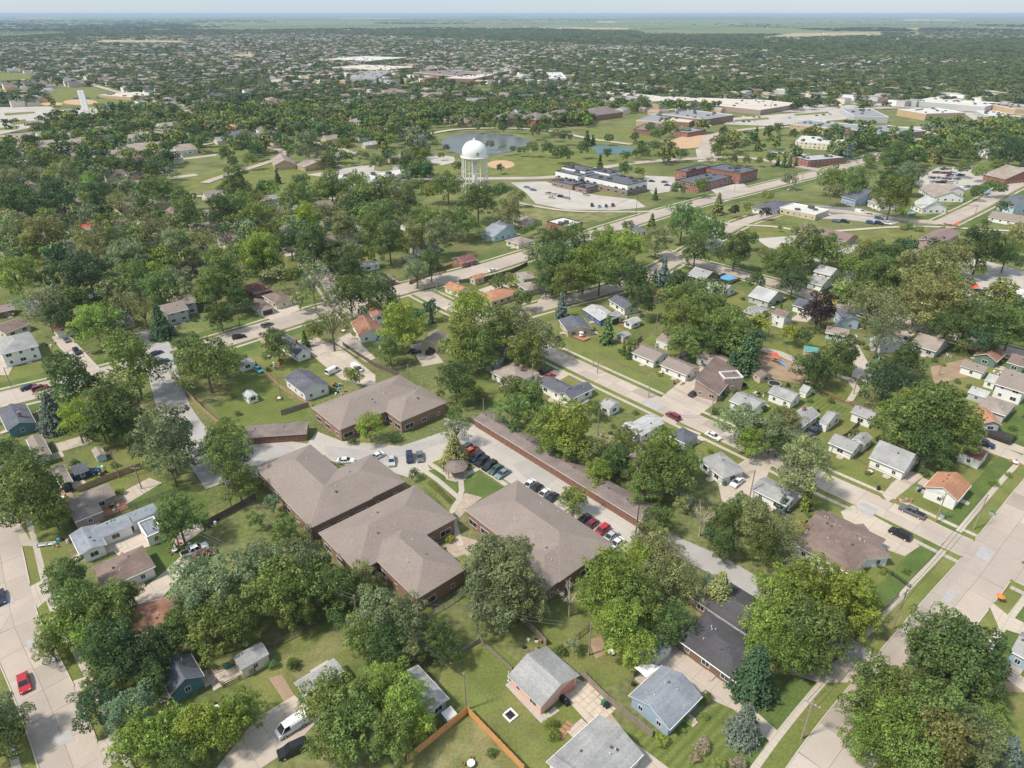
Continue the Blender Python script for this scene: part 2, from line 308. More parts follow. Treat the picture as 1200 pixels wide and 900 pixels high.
for k, s in [('F', '0,33 80,32 86,38 0,41'), ('F', '60,20 330,18.6 330,21 60,24'), ('F', '330,19.5 600,19 600,22 330,23'), ('F', '560,19 1215,18.6 1215,22 560,23'), ('F', '620,24 860,23.5 900,30 760,35 640,32'), ('F', '860,24 1215,22.5 1215,28 900,31'),
             ('F', '735,34 960,31 1060,38 960,41 760,41'), ('P', '930,39 1030,38 1040,42 880,46'), ('P', '630,32 740,33 735,35 640,35'), ('P', '120,47 220,48 215,52 100,52'), ('F', '0,35 70,36 80,40 0,44'), ('F', '740,20 900,20 900,22 740,22'), ('P', '400,21.6 470,21.4 470,22.6 400,22.8'),
             ('P', '700,25 720,25 722,27 700,27'), ('P', '1060,22.5 1120,22.5 1120,24.5 1060,24.5'), ('P', '20,21 60,20.5 70,22 20,22.5'), ('F', '220,27 420,25 460,30 230,32'), ('P', '1000,34 1080,33 1100,35 1010,36'), ('P', '270,64 300,64 300,70 272,70')]:
    zone('crop_field', [tuple(float(q) for q in p.split(',')) for p in s.split()], M_field if k == 'F' else M_fieldP, 10 + (k == 'P'))
# ------------------------------------------------------------------ roads
ROADS = []                       # (name, world polyline, half width)
def polyline(pts, step=3.0):
    w = [G(*p) for p in pts]; out = [w[0]]
    for i in range(len(w) - 1):          # Catmull-Rom through the points
        p0 = w[i-1] if i else w[0]*2 - w[1]; p1, p2 = w[i], w[i+1]; p3 = w[i+2] if i + 2 < len(w) else p2*2 - p1
        n = max(2, int((p2 - p1).length / step))
        for k in range(1, n + 1):
            t = k / n; out.append(0.5 * ((2*p1) + (p2-p0)*t + (2*p0-5*p1+4*p2-p3)*t*t + (3*p1-p0-3*p2+p3)*t**3))
    return out
def offs(w, d):
    out = []
    for i, p in enumerate(w):
        a = w[max(0, i-1)]; b = w[min(len(w)-1, i+1)]; t = (b - a).normalized(); out.append(Vector((p.x - t.y*d, p.y + t.x*d)))
    return out
def strip(name, w, d0, d1, material, level, kind='structure', parent=None):
    a, b = offs(w, d0), offs(w, d1); v = []
    for p, q in zip(a, b): v += [(p.x, p.y, lift(p.y, level)), (q.x, q.y, lift(q.y, level))]
    f = [(2*i, 2*i+1, 2*i+3, 2*i+2) for i in range(len(w)-1)]
    me = mesh(name, v, f, [material])
    if me.polygons[0].normal.z < 0: me.flip_normals()
    o = link(name, me, parent); tag(o, kind=kind) if not parent else None
    return o
def near_road(p, but=None, pad=0.0):
    for k, (w, hw) in enumerate(ROADS):
        if k == but: continue
        for q, q2 in zip(w, w[1:]):
            if abs(q.x-p.x) < hw + 6 and abs(q.y-p.y) < hw + 6:
                d = q2 - q; t = max(0, min(1, (p - q).dot(d) / max(d.length_squared, 1e-6)))
                if (q + d * t - p).length < hw + pad + 0.5: return True
    return False
SPECS = [  # px polyline, half width, slabs?, sidewalk?, kerb?, material, name
 ([(-60,484),(0,469),(50,457),(130,437),(200,418),(272,397),(352,372),(420,353),(480,337),(560,317),(612,301),(690,277),(720,267),(800,243),(900,218),(994,194),(1072,168),(1140,152),(1240,130)], 5.6, 0, 1, 1, M_road, 'arterial_road'),
 ([(492,342),(520,356),(580,383),(640,412),(720,450),(800,487),(880,524),(960,562),(1040,598),(1110,632),(1160,655),(1260,702)], 3.6, 1, 1, 1, M_road, 'street'),
 ([(940,950),(968,905),(1005,853),(1035,815),(1075,765),(1120,709),(1148,676),(1165,652),(1190,618),(1230,566),(1290,500)], 4.6, 1, 1, 1, M_road, 'wide_street'),
 ([(-14,570),(-6,620),(2,660),(8,695),(17,735),(40,785),(62,835),(88,905),(110,960)], 4.0, 1, 1, 1, M_road, 'left_street'),
 ([(-60,748),(-20,741),(2,738)], 3.8, 1, 0, 1, M_road, 'side_street'),
 ([(560,386),(600,370),(660,353),(700,343),(745,329),(790,306),(830,282),(868,262),(905,250)], 4.0, 0, 1, 1, M_road, 'upper_street'),
 ([(775,296),(800,304),(830,312),(880,325),(920,336),(960,350),(1010,364),(1060,379),(1130,398),(1250,430)], 4.0, 0, 1, 1, M_road, 'cross_street'),
 ([(745,622),(790,640),(850,668),(905,703),(955,735),(990,760),(1030,790)], 3.2, 0, 0, 0, M_asph2, 'alley'),
 ([(172,388),(186,412),(192,440),(205,480),(228,515),(246,543),(262,566)], 4.4, 0, 0, 0, M_asph2, 'service_drive'),
 ([(360,300),(385,330),(400,352),(420,372)], 3.6, 0, 1, 1, M_road, 'north_street'),
 ([(215,262),(290,272),(330,285),(345,300)], 3.6, 0, 0, 1, M_road, 'far_street'),
 ([(590,235),(660,247),(740,249),(800,248),(850,262),(905,266),(960,272),(1070,266),(1200,272)], 1.6, 0, 0, 0, M_walk, 'bike_path'),
 ([(1105,262),(1150,240),(1180,222),(1230,200)], 5.0, 0, 1, 1, M_road, 'park_street'),
 ([(950,245),(1000,250),(1060,258),(1105,262)], 4.0, 0, 0, 1, M_road, 'park_lane'),
 ([(470,212),(560,210),(650,208),(700,198),(760,190),(830,186),(880,186),(960,200)], 4.5, 0, 0, 1, M_road, 'park_avenue'),
 ([(832,190),(826,170),(840,158),(900,150),(960,150)], 4.5, 0, 0, 1, M_road, 'school_road'),
 ([(470,164),(500,158),(540,152),(600,151),(650,155),(690,163),(740,170)], 3.5, 0, 0, 0, M_walk, 'pond_road'),
 ([(150,112),(185,122),(160,128),(110,133)], 5, 0, 0, 0, M_road, 'ball_park_road'),
 ([(85,86),(100,97),(150,112),(180,122)], 5, 0, 0, 0, M_road, 'west_road'),
 ([(0,160),(60,165),(200,160),(330,178),(240,215)], 3.5, 0, 0, 0, M_road, 'retirement_lane'),
 ([(230,172),(300,160),(380,170),(440,188),(480,180)], 3.5, 0, 0, 0, M_road, 'church_road'),
 ([(205,230),(300,232),(470,235)], 2, 0, 0, 0, M_walk, 'meadow_path'),
 ([(70,84),(110,72),(180,62),(330,48)], 5, 0, 0, 0, M_road, 'far_road'),
 ([(600,95),(730,103),(900,116),(1200,135)], 7, 0, 0, 0, M_road, 'highway')]
for w in SPECS: ROADS.append((polyline(w[0]), w[1]))
# driveways, parking and walks first so that kerbs know them
DRIVES = [('D','800,500 822,508 818,512'), ('D','840,560 884,532 912,528 868,592 846,588'), ('D','868,590 885,600 898,560 912,528 905,524 878,562'), ('D','1045,566 1064,552 1085,556 1052,582 1040,588 1034,580'), ('D','1074,545 1082,548 1092,530 1087,527'),
 ('D','985,600 1000,592 1052,620 1078,640 1060,652 1000,630'), ('D','770,470 830,420 848,430 842,445 795,486'), ('D','800,480 832,455 848,465 812,492'), ('D','1120,505 1150,512 1205,537 1200,545 1130,520'), ('D','1140,512 1148,505 1210,528 1210,536'),
 ('D','60,395 78,390 125,440 100,448'), ('D','165,390 175,386 205,412 190,420'), ('D','345,400 400,445 440,455 440,440 400,408 372,396'), ('D','298,368 340,352 356,362 320,376'), ('L','240,505 300,512 360,520 372,506 400,517 470,523 520,506 545,510 555,520 520,545 480,560 440,548 405,545 365,535 300,560 250,560'),
 ('L','520,490 552,496 720,596 775,626 740,660 700,640 610,575 545,530 530,515'), ('D','128,585 175,560 190,566 150,590 142,595'), ('D','125,640 165,610 176,640 140,652'), ('D','150,705 195,668 225,640 240,640 200,690 185,705 150,712'), ('D','740,775 790,752 865,800 870,820 915,860 905,872 860,832 812,810'),
 ('D','300,842 345,815 375,842 345,875 300,905 250,905'), ('D','245,790 275,780 285,790 250,810'), ('D','670,792 690,803 730,860 790,905 740,905 660,815 655,805'), ('D','55,735 70,690 75,700 60,740'), ('D','30,690 50,680 58,700 42,715'),
 ('D','970,780 995,765 1020,800 960,800 925,790 930,780 960,770'), ('D','0,590 15,600 40,640 0,640'), ('D','65,520 100,510 110,518 70,530'), ('D','200,630 235,612 240,620 205,645'), ('D','912,515 935,500 945,503 920,530'),
 ('D','925,375 960,352 972,356 945,378'), ('D','1040,385 1060,378 1072,392 1060,400'), ('D','560,340 590,330 600,340 580,350'), ('D','625,362 640,340 650,352'), ('D','640,455 625,440 650,434 670,438'), ('D','390,400 410,390 440,420 430,425'),
 ('D','1155,700 1180,720 1200,730 1200,745 1170,735'), ('D','1180,780 1215,805 1205,815 1175,792'), ('D','990,400 1000,395 1020,430 1005,440'), ('D','1000,432 1025,440 1020,450 998,442'), ('D','945,620 968,600 985,610 962,632'), ('D','115,870 135,860 140,890 120,905'), ('D','80,800 110,790 115,805 85,815'),
 ('D','0,415 15,430 10,440 0,440'), ('D','480,405 500,400 520,425 495,430'), ('D','640,470 650,462 690,470 670,480'), ('D','812,452 830,470 790,498 775,490')]
POLY = []
for i, (k, s) in enumerate(DRIVES):
    pts = [tuple(float(q) for q in p.split(',')) for p in s.split()]
    w = [G(*p) for p in pts]; POLY.append(w); block(w)
    sheet('parking_lot' if k == 'L' else 'driveway', pts, M_lot if k == 'L' else M_drive, 14 + (i % 7)*.5)
for s in ['520,497 527,493 560,515 575,520 550,525 540,515', '600,545 625,535 655,560 630,575', '380,522 440,530 520,512 524,518 440,545 385,535', '285,540 330,520 345,525 300,560']:
    sheet('asphalt_patch', [tuple(float(q) for q in p.split(',')) for p in s.split()], M_asph2, 18)
def paved(p):
    return any(inside(p.x, p.y, w) for w in POLY)
rnd = random.Random(3)
def slabs(road, w, hw, level, but):
    ln = 0; last = w[0]; cuts = [0]
    for i in range(1, len(w)):
        ln += (w[i] - w[i-1]).length
        if ln >= 4.6: cuts.append(i); ln = 0
    if cuts[-1] < len(w) - 1: cuts.append(len(w) - 1)
    n = 0
    for a, b in zip(cuts, cuts[1:]):
        for s in (-1, 0, 1) if hw > 9 else (-1, 1):
            e = 0.03
            if hw > 9: d0, d1 = s * hw * .667 - hw * .333 + e, s * hw * .667 + hw * .333 - e
            else: d0, d1 = (s * hw if s < 0 else e), (-e if s < 0 else hw)
            pa, pb = offs(w[a:b+1], d0), offs(w[a:b+1], d1)
            c = (pa[0] + pb[-1]) / 2
            u, v = P(c.x, c.y)
            if not (-40 < u < 1240 and v < 940) or any(near_road(c, k, -0.8) for k in (but,) if k is None): continue
            t = (pa[-1] - pa[0]).normalized() * e
            q = [pa[0] + t, pa[-1] - t, pb[-1] - t, pb[0] + t]
            if tri_area(q) < 0: q = q[::-1]
            z = lift(c.y, level) + 0.007; h = z + rnd.uniform(-.001, .001)
            me = mesh('slab', [(x.x, x.y, 0.0) for x in q] + [(x.x, x.y, h) for x in q], [(4,5,6,7), (0,1,5,4), (1,2,6,5), (2,3,7,6), (3,0,4,7)], [M_slab])
            o = link('slab', me, road); g = 1 + rnd.gauss(0, 0.075); r = rnd.random()
            if r < 0.08: g *= 1.16
            elif r < 0.16: g *= 0.87
            tint = rnd.gauss(0, .015)
            o.color = (ROADC[0]*g*(1+tint), ROADC[1]*g, ROADC[2]*g*(1-tint), 1); n += 1
    return n
for k, (px, hw, sl, sw, kb, m, name) in enumerate(SPECS):
    w = ROADS[k][0]; lev = {1: 20, 2: 23, 3: 20, 4: 22.6}.get(k, 24 + k * .35)
    block(offs(w, hw + 1) + offs(w, -hw - 1)[::-1])
    road = strip(name, w, -hw, hw, M_joint if sl else m, lev)
    if sl: slabs(road, w, hw, lev, k)
    if kb or sw:
        K = MB(); S = MB(); SD = M_walk
        for sgn in (-1, 1):
            a, b = offs(w, sgn * hw), offs(w, sgn * (hw + .18)); vg = {2: 3.0}.get(k, 2.0); c, d = offs(w, sgn * (hw + vg)), offs(w, sgn * (hw + vg + 1.2)); g0 = offs(w, sgn*(hw+.2)); g1 = offs(w, sgn*(hw+2.55))
            for i in range(len(w) - 1):
                mid = (a[i] + a[i+1]) / 2
                if mid.y > 700: continue
                if kb and not near_road(mid, k) and not paved((b[i] + b[i+1]) / 2 ):
                    z = .21; q = [a[i], a[i+1], b[i+1], b[i]]
                    if tri_area(q) < 0: q = q[::-1]
                    z += k * .0013; K.add([(p.x, p.y, 0) for p in q] + [(p.x, p.y, z) for p in q], ((4,5,6,7),(0,1,5,4),(1,2,6,5),(2,3,7,6),(3,0,4,7)))
                m2 = (c[i] + d[i+1]) / 2
                if sw and not near_road(m2, k, 0.3):
                    q = [c[i], c[i+1], d[i+1], d[i]]
                    if tri_area(q) < 0: q = q[::-1]
                    S.add([(p.x, p.y, lift(p.y, 17.8 + k * .1)) for p in q], ((0,1,2,3),))
        if K.f and kb: tag(K.build('kerb', M_kerb), kind='structure')
        if S.f: tag(S.build('sidewalk', SD), kind='structure')
        if sw:                                   # verge and front lawn beside the street
            for sgn in (-1, 1):
                strip('verge', w, sgn * (hw + .1), sgn * (hw + vg), M_lawnA, 8.9 + k*.3); strip('verge', w, sgn * (hw + vg + 1.2), sgn * (hw + 8), M_lawnA if k % 2 else M_lawnB, 8.75 + k*.3)
for s in ['30,752 48,745 55,757 36,764', '48,770 66,764 70,776 52,783', '2,700 12,694 18,706 6,712', '1112,690 1122,694 1112,708 1103,703', '1000,862 1016,866 1004,884 990,880', '1150,640 1166,648 1158,660 1142,652', '1010,588 1030,597 1022,606 1002,596', '62,862 82,856 88,868 68,875', '760,468 778,476 770,482 752,474']:
    sheet('road_patch', [tuple(float(q) for q in p.split(',')) for p in s.split()], M_patch, 29)
# park strips inside the apartment courtyard
for s in ['500,543 520,536 524,544 504,550', '488,560 503,557 536,590 525,598', '500,566 506,562 533,588 528,592']:
    sheet('lawn', [tuple(float(q) for q in p.split(',')) for p in s.split()], M_lawnA, 19)
zone('gravel_bed', [(520,640),(540,628),(580,640),(560,660),(545,650),(530,655)], M_gravel, 18)
zone('lawn', [(484,552),(520,534),(604,578),(590,590),(545,585),(528,600),(515,590)], M_lawnB, 12.5)
for i_, pp in enumerate([[(500,541),(512,549),(524,557)], [(540,562),(541,575),(538,586),(529,600)], [(490,547),(512,562),(538,584)], [(540,535),(565,550),(594,569)], [(545,557),(552,554),(561,549)], [(502,542),(515,537),(524,533)], [(529,600),(534,620),(540,640)]]):
    strip('garden_path', [G(*q) for q in pp], -.7, .7, M_walk, 22 + i_ * .5)
zone('gravel_bed', [(528,600),(545,578),(565,583),(545,600),(535,612)], M_gravel, 18)
zone('stone_patio', [(668,795),(690,803),(728,852),(715,862),(665,812)], M_gravel, 18)
zone('playground_mulch', [(888,420),(905,414),(945,432),(940,447),(900,440)], M_dirt, 19)
zone('garden_path', [(893,407),(915,412),(930,418),(935,428),(925,424),(905,416),(890,411)], M_walk, 19)
zone('garden_path', [(978,438),(1000,444),(1008,456),(1000,470),(990,472),(1000,456),(992,446),(978,441)], M_walk, 19)
# ------------------------------------------------------------------ trees: shared crown meshes, one object per tree
def leaf_mat(name, trans=0.35):
    m = bpy.data.materials.new(name); m.use_nodes = True; nt = m.node_tree; N = nt.nodes; L = nt.links; b = N['Principled BSDF']
    b.inputs['Roughness'].default_value = 0.6; b.inputs['Specular IOR Level'].default_value = 0.25
    oi = N.new('ShaderNodeObjectInfo'); at = N.new('ShaderNodeAttribute'); at.attribute_name = 'tone'
    geo = N.new('ShaderNodeNewGeometry'); n = N.new('ShaderNodeTexNoise'); n.inputs['Scale'].default_value = 0.25; n.inputs['Detail'].default_value = 2
    L.new(geo.outputs['Position'], n.inputs[0])
    r = N.new('ShaderNodeMapRange'); r.inputs[1].default_value = .3; r.inputs[2].default_value = .7; r.inputs[3].default_value = .8; r.inputs[4].default_value = 1.2; L.new(n.outputs['Fac'], r.inputs[0])
    k = N.new('ShaderNodeMath'); k.operation = 'MULTIPLY'; L.new(at.outputs['Fac'], k.inputs[0]); L.new(r.outputs[0], k.inputs[1])
    s = N.new('ShaderNodeVectorMath'); s.operation = 'SCALE'; L.new(oi.outputs['Color'], s.inputs[0]); L.new(k.outputs[0], s.inputs[3])
    L.new(s.outputs[0], b.inputs['Base Color'])
    tr = N.new('ShaderNodeBsdfTranslucent'); L.new(s.outputs[0], tr.inputs[0]); mx = N.new('ShaderNodeMixShader'); mx.inputs[0].default_value = trans
    out = N['Material Output']; L.new(b.outputs[0], mx.inputs[1]); L.new(tr.outputs[0], mx.inputs[2]); L.new(mx.outputs[0], out.inputs[0]); return m
M_leaf = leaf_mat('leaf'); M_needle = leaf_mat('needle', 0.1)
M_bark = mat('bark', (0.16, 0.125, 0.09), 0.9, 0.3, 2.0); M_deadwood = mat('dead_wood', (0.42, 0.36, 0.30), 0.9, 0.2, 2.0)
rng = np.random.default_rng(11)
def unit(n):
    v = rng.normal(size=(n, 3)); return v / np.linalg.norm(v, axis=1)[:, None]
def quads(c, nrm, size, tone, name, mtl, aspect=0.75):
    """leaf-sized faces at c, facing nrm"""
    n = len(c); t = unit(n); u = np.cross(nrm, t); u /= np.linalg.norm(u, axis=1)[:, None] + 1e-9; w = np.cross(nrm, u)
    s = size[:, None] * .5
    bend = nrm * s * .35
    v = np.stack([c - u*s, c + w*s*aspect - bend*.3, c + u*s, c - w*s*aspect - bend], 1).reshape(-1, 3)
    me = bpy.data.meshes.new(name); me.vertices.add(4*n); me.loops.add(4*n); me.polygons.add(n)
    me.vertices.foreach_set('co', v.astype(np.float32).ravel()); me.loops.foreach_set('vertex_index', np.arange(4*n, dtype=np.int32))
    me.polygons.foreach_set('loop_start', np.arange(0, 4*n, 4, dtype=np.int32))
    a = me.attributes.new('tone', 'FLOAT', 'FACE'); a.data.foreach_set('value', tone.astype(np.float32))
    me.materials.append(mtl); me.update(calc_edges=True); return me
def crown(n_lobes, leaves, lobe_r=(0.2, 0.36), shape=(1, 1, .85), leaf=.055, flat=0.0, gap=0.0, tone_var=.22, mtl=None, power=1.0, name='crown'):
    d = unit(n_lobes); d[:, 2] = np.where(d[:, 2] < -.62, -d[:, 2], d[:, 2])
    rr = rng.uniform(.36, .94, n_lobes)[:, None]
    ctr = d * rr * np.array(shape)
    ctr[:, 2] -= flat * (ctr[:, 0]**2 + ctr[:, 1]**2)
    lr = rng.uniform(lobe_r[0] * .72, lobe_r[1], n_lobes) * (1.22 - .48 * rr[:, 0])
    lt = 1 + rng.normal(0, .15, n_lobes)
    C_, N_, T_ = [], [], []; sq = rng.uniform(.7, 1.25, (n_lobes, 3)); sq[:, 2] *= .8
    for i in range(n_lobes):
        k = max(12, int(leaves * (lr[i] / .28) ** 2 * (1 - gap * rng.random())))
        q = unit(k); q = q[(q[:, 2] > -.55)]
        rad = lr[i] * (1 - .35 * rng.random(len(q)) ** 2) * (1 + .18 * np.sin(q[:, 0]*7 + i) * np.cos(q[:, 1]*6 + i))
        p = ctr[i] + q * rad[:, None] * sq[i]
        dd = ((p[:, None, :] - ctr[None]) ** 2).sum(2) / (lr[None] ** 2); dd[:, i] = 9
        keep = dd.min(1) > .45
        p, q = p[keep], q[keep]
        C_.append(p); N_.append(q); T_.append(np.full(len(p), lt[i]) * (1 + rng.normal(0, tone_var, len(p))))
    c = np.concatenate(C_); nn = np.concatenate(N_); tt = np.clip(np.concatenate(T_), .45, 1.7)
    nn = nn * .75 + unit(len(c)) * .6 + np.array([0, 0, .25]); nn /= np.linalg.norm(nn, axis=1)[:, None]
    return quads(c, nn, np.clip(rng.lognormal(-.08, .32, len(c)), .45, 2.0) * leaf, tt, name, mtl or M_leaf)
def conifer(n_tiers, per, width=.42, leaf=.05, name='crown', col=False):
    C_, N_ = [], []
    for t in range(n_tiers):
        h = t / n_tiers; r = width * ((1 - h) ** .85 if not col else min(1, (1 - h) * 3) * (.8 + .2 * rng.random()))
        arms = 6 + int(10 * (1 - h)); a0 = rng.random() * 6.28
        for a in range(arms):
            q = a0 + 6.283 * a / arms + rng.normal(0, .12); rl = r * rng.uniform(.78, 1.1); k = max(5, int(per * (1 - h * .6)))
            s = rng.random(k) ** .6 * rl
            x = np.cos(q) * s + rng.normal(0, .028, k); y = np.sin(q) * s + rng.normal(0, .028, k); z = h + (.03 if not col else .08) - s * .28 + rng.normal(0, .018, k)
            C_.append(np.stack([x, y, z], 1)); N_.append(np.stack([np.cos(q) * np.full(k, .5), np.sin(q) * np.full(k, .5), np.full(k, .8)], 1))
    c = np.concatenate(C_); nn = np.concatenate(N_) + unit(len(c)) * .6; nn /= np.linalg.norm(nn, axis=1)[:, None]
    return quads(c, nn, rng.uniform(.6, 1.3, len(c)) * leaf, np.clip(1 + rng.normal(0, .2, len(c)), .5, 1.6), name, M_needle)
def limbs(name, z0, spread, n, top, m, r=.045, twigs=0):
    b = MB(); b.tube((0, 0, 0), (0.0, 0.0, z0), r, r * .75, 8); rd = random.Random(n * 13 + twigs)
    for i in range(n):
        a = 6.283 * i / n + rd.uniform(-.3, .3); l = rd.uniform(.6, 1) * spread; zt = z0 + (top - z0) * rd.uniform(.45, 1)
        m1 = Vector((math.cos(a) * l * .45, math.sin(a) * l * .45, z0 + (zt - z0) * .6)); e = Vector((math.cos(a) * l, math.sin(a) * l, zt))
        b.tube((0, 0, z0 * .92), m1, r * .55, r * .38, 5); b.tube(m1, e, r * .38, r * .1, 4)
        for j in range(twigs):
            s = m1.lerp(e, rd.random()); q = s + Vector((rd.uniform(-.28, .28), rd.uniform(-.28, .28), rd.uniform(.02, .3))) * spread
            b.tube(s, q, r * .17, r * .04, 3, cap=False)
            for _ in range(2): s2 = s.lerp(q, rd.uniform(.4, 1)); b.tube(s2, s2 + Vector((rd.uniform(-.14, .14), rd.uniform(-.14, .14), rd.uniform(0, .15))) * spread, r * .08, r * .03, 3, cap=False)
    return mesh(name, b.v, b.f, [m])
# kind -> list of crown meshes (unit radius, centre at 0), trunk mesh (unit radius, base at 0), centre height in radii
BR = dict(leaf=.052)
CROWNS = {
 'round': [crown(70, 300, (.2, .33), (1.1, 1.1, 1.15), leaf=.062), crown(62, 320, (.21, .36), (1.1, 1.05, 1.22), leaf=.062), crown(78, 270, (.18, .31), (1.08, 1.12, 1.08), leaf=.062)],
 'oval': [crown(62, 300, (.2, .33), (.96, .96, 1.42), leaf=.062), crown(66, 290, (.18, .32), (1.0, .94, 1.38), leaf=.062)],
 'airy': [crown(66, 210, (.15, .27), (1.12, 1.12, 1.05), leaf=.056, gap=.5, tone_var=.28), crown(74, 190, (.14, .26), (1.12, 1.02, 1.1), leaf=.056, gap=.5, tone_var=.28)],
 'vase': [crown(80, 270, (.17, .3), (1.12, 1.12, .8), flat=.15, leaf=.06)],
 'bush': [crown(26, 150, (.26, .42), (1, 1, .7), leaf=.09)],
 'spruce': [conifer(26, 34), conifer(24, 36, width=.5)], 'cone': [conifer(24, 30, width=.36)], 'column': [conifer(20, 24, width=.2, col=True, leaf=.045)],
 'dead': [crown(10, 40, (.12, .2), (1, 1, .9), leaf=.05)]}
TRUNKS = {'round': limbs('trunk', .85, .75, 8, 1.6, M_bark), 'oval': limbs('trunk', .85, .6, 7, 1.9, M_bark), 'airy': limbs('trunk', .8, .85, 10, 1.9, M_bark, twigs=4), 'vase': limbs('trunk', .8, .9, 7, 1.35, M_bark),
          'bush': limbs('trunk', .3, .5, 5, .8, M_bark, r=.03), 'dead': limbs('trunk', .8, .8, 9, 2.1, M_deadwood, r=.06, twigs=8), 'spruce': None, 'cone': None, 'column': None}
_tb = MB().tube((0,0,0), (0,0,.9), .028, .006, 7); CT = mesh('trunk', _tb.v, _tb.f, [M_bark])
CZ = {'round': 1.12, 'oval': 1.32, 'airy': 1.2, 'vase': 1.1, 'bush': .6, 'dead': 1.3}
COLS = {'g': ((.123, .167, .044), 'green'), 'd': ((.080, .120, .036), 'dark green'), 'b': ((.158, .212, .040), 'bright green'), 'l': ((.22, .29, .035), 'lime green'), 'o': ((.170, .188, .074), 'olive'),
        's': ((.158, .191, .090), 'silvery green'), 'y': ((.33, .29, .05), 'yellow'), 'p': ((.035, .022, .026), 'dark purple'), 'u': ((.100, .130, .105), 'blue grey'), 'k': ((.052, .088, .036), 'deep green'), 'w': ((.22, .18, .13), 'brownish')}
KINDS = {'r': 'round', 'v': 'oval', 'a': 'airy', 'f': 'vase', 'h': 'bush', 'e': 'spruce', 'c': 'cone', 'n': 'column', 'x': 'dead'}
DESC = {'round': 'round leafy tree', 'oval': 'tall oval tree', 'airy': 'loose open tree', 'vase': 'broad flat-topped tree', 'bush': 'bush', 'spruce': 'spruce', 'cone': 'slim conifer', 'column': 'narrow columnar evergreen', 'dead': 'half bare tree'}
NAMES = {'bush': 'bush', 'spruce': 'spruce_tree', 'cone': 'conifer_tree', 'column': 'columnar_evergreen', 'dead': 'dead_tree'}
trnd = random.Random(5); TREES = []
def tree(px, py, r, kc, n_in_row=0):
    r *= (1.24 - .10 * min(1, max(0, (r - 14) / 16))) if kc[0] not in 'ecn' else 1.3
    kind = KINDS[kc[0]]; col, cname = COLS[kc[1]]
    R_ = r * pxm(px, py)
    for _ in range(3):
        if kind in ('spruce', 'cone', 'column'):
            Ht = R_ / {'spruce': .46, 'cone': .37, 'column': .2}[kind]; zc = Ht * .42
        else: zc = CZ[kind] * R_
        v = (450 - py) / 800.; t = (H - zc) / (SP - v * CP); R_ = r * t / 800.
    p = G(px, py, zc); x, y = p
    root = empty(NAMES.get(kind, 'tree'), x, y, 0, trnd.uniform(0, 6.28))
    g = 1.52 * trnd.uniform(.8, 1.24); h = trnd.gauss(0, .065)
    color = (col[0]*g*(1+h), col[1]*g, col[2]*g*(1-h), 1)
    me = trnd.choice(CROWNS[kind]); c = link('crown', me, root); c.color = color
    if kind in ('spruce', 'cone', 'column'):
        c.scale = (Ht, Ht, Ht); c.location.z = Ht * .06; tr = link('trunk', CT, root); tr.scale = (Ht, Ht, Ht)
    else:
        c.scale = (R_ * trnd.uniform(.95, 1.05), R_ * trnd.uniform(.95, 1.05), R_); c.location.z = zc
        tr = link('trunk', TRUNKS[kind], root); k = zc / CZ[kind]; tr.scale = (k, k, k)
        c.rotation_euler = (trnd.gauss(0, .06), trnd.gauss(0, .06), 0)
    size = 'large ' if R_ > 6.5 else ('small ' if R_ < 3 and kind != 'bush' else '')
    tag(root, unique(size + cname + ' ' + DESC[kind], px, py), 'bush' if kind == 'bush' else 'tree', {'bush': 'garden bushes'}.get(kind, 'trees of the neighbourhood'))
    TREES.append((x, y, R_)); return root
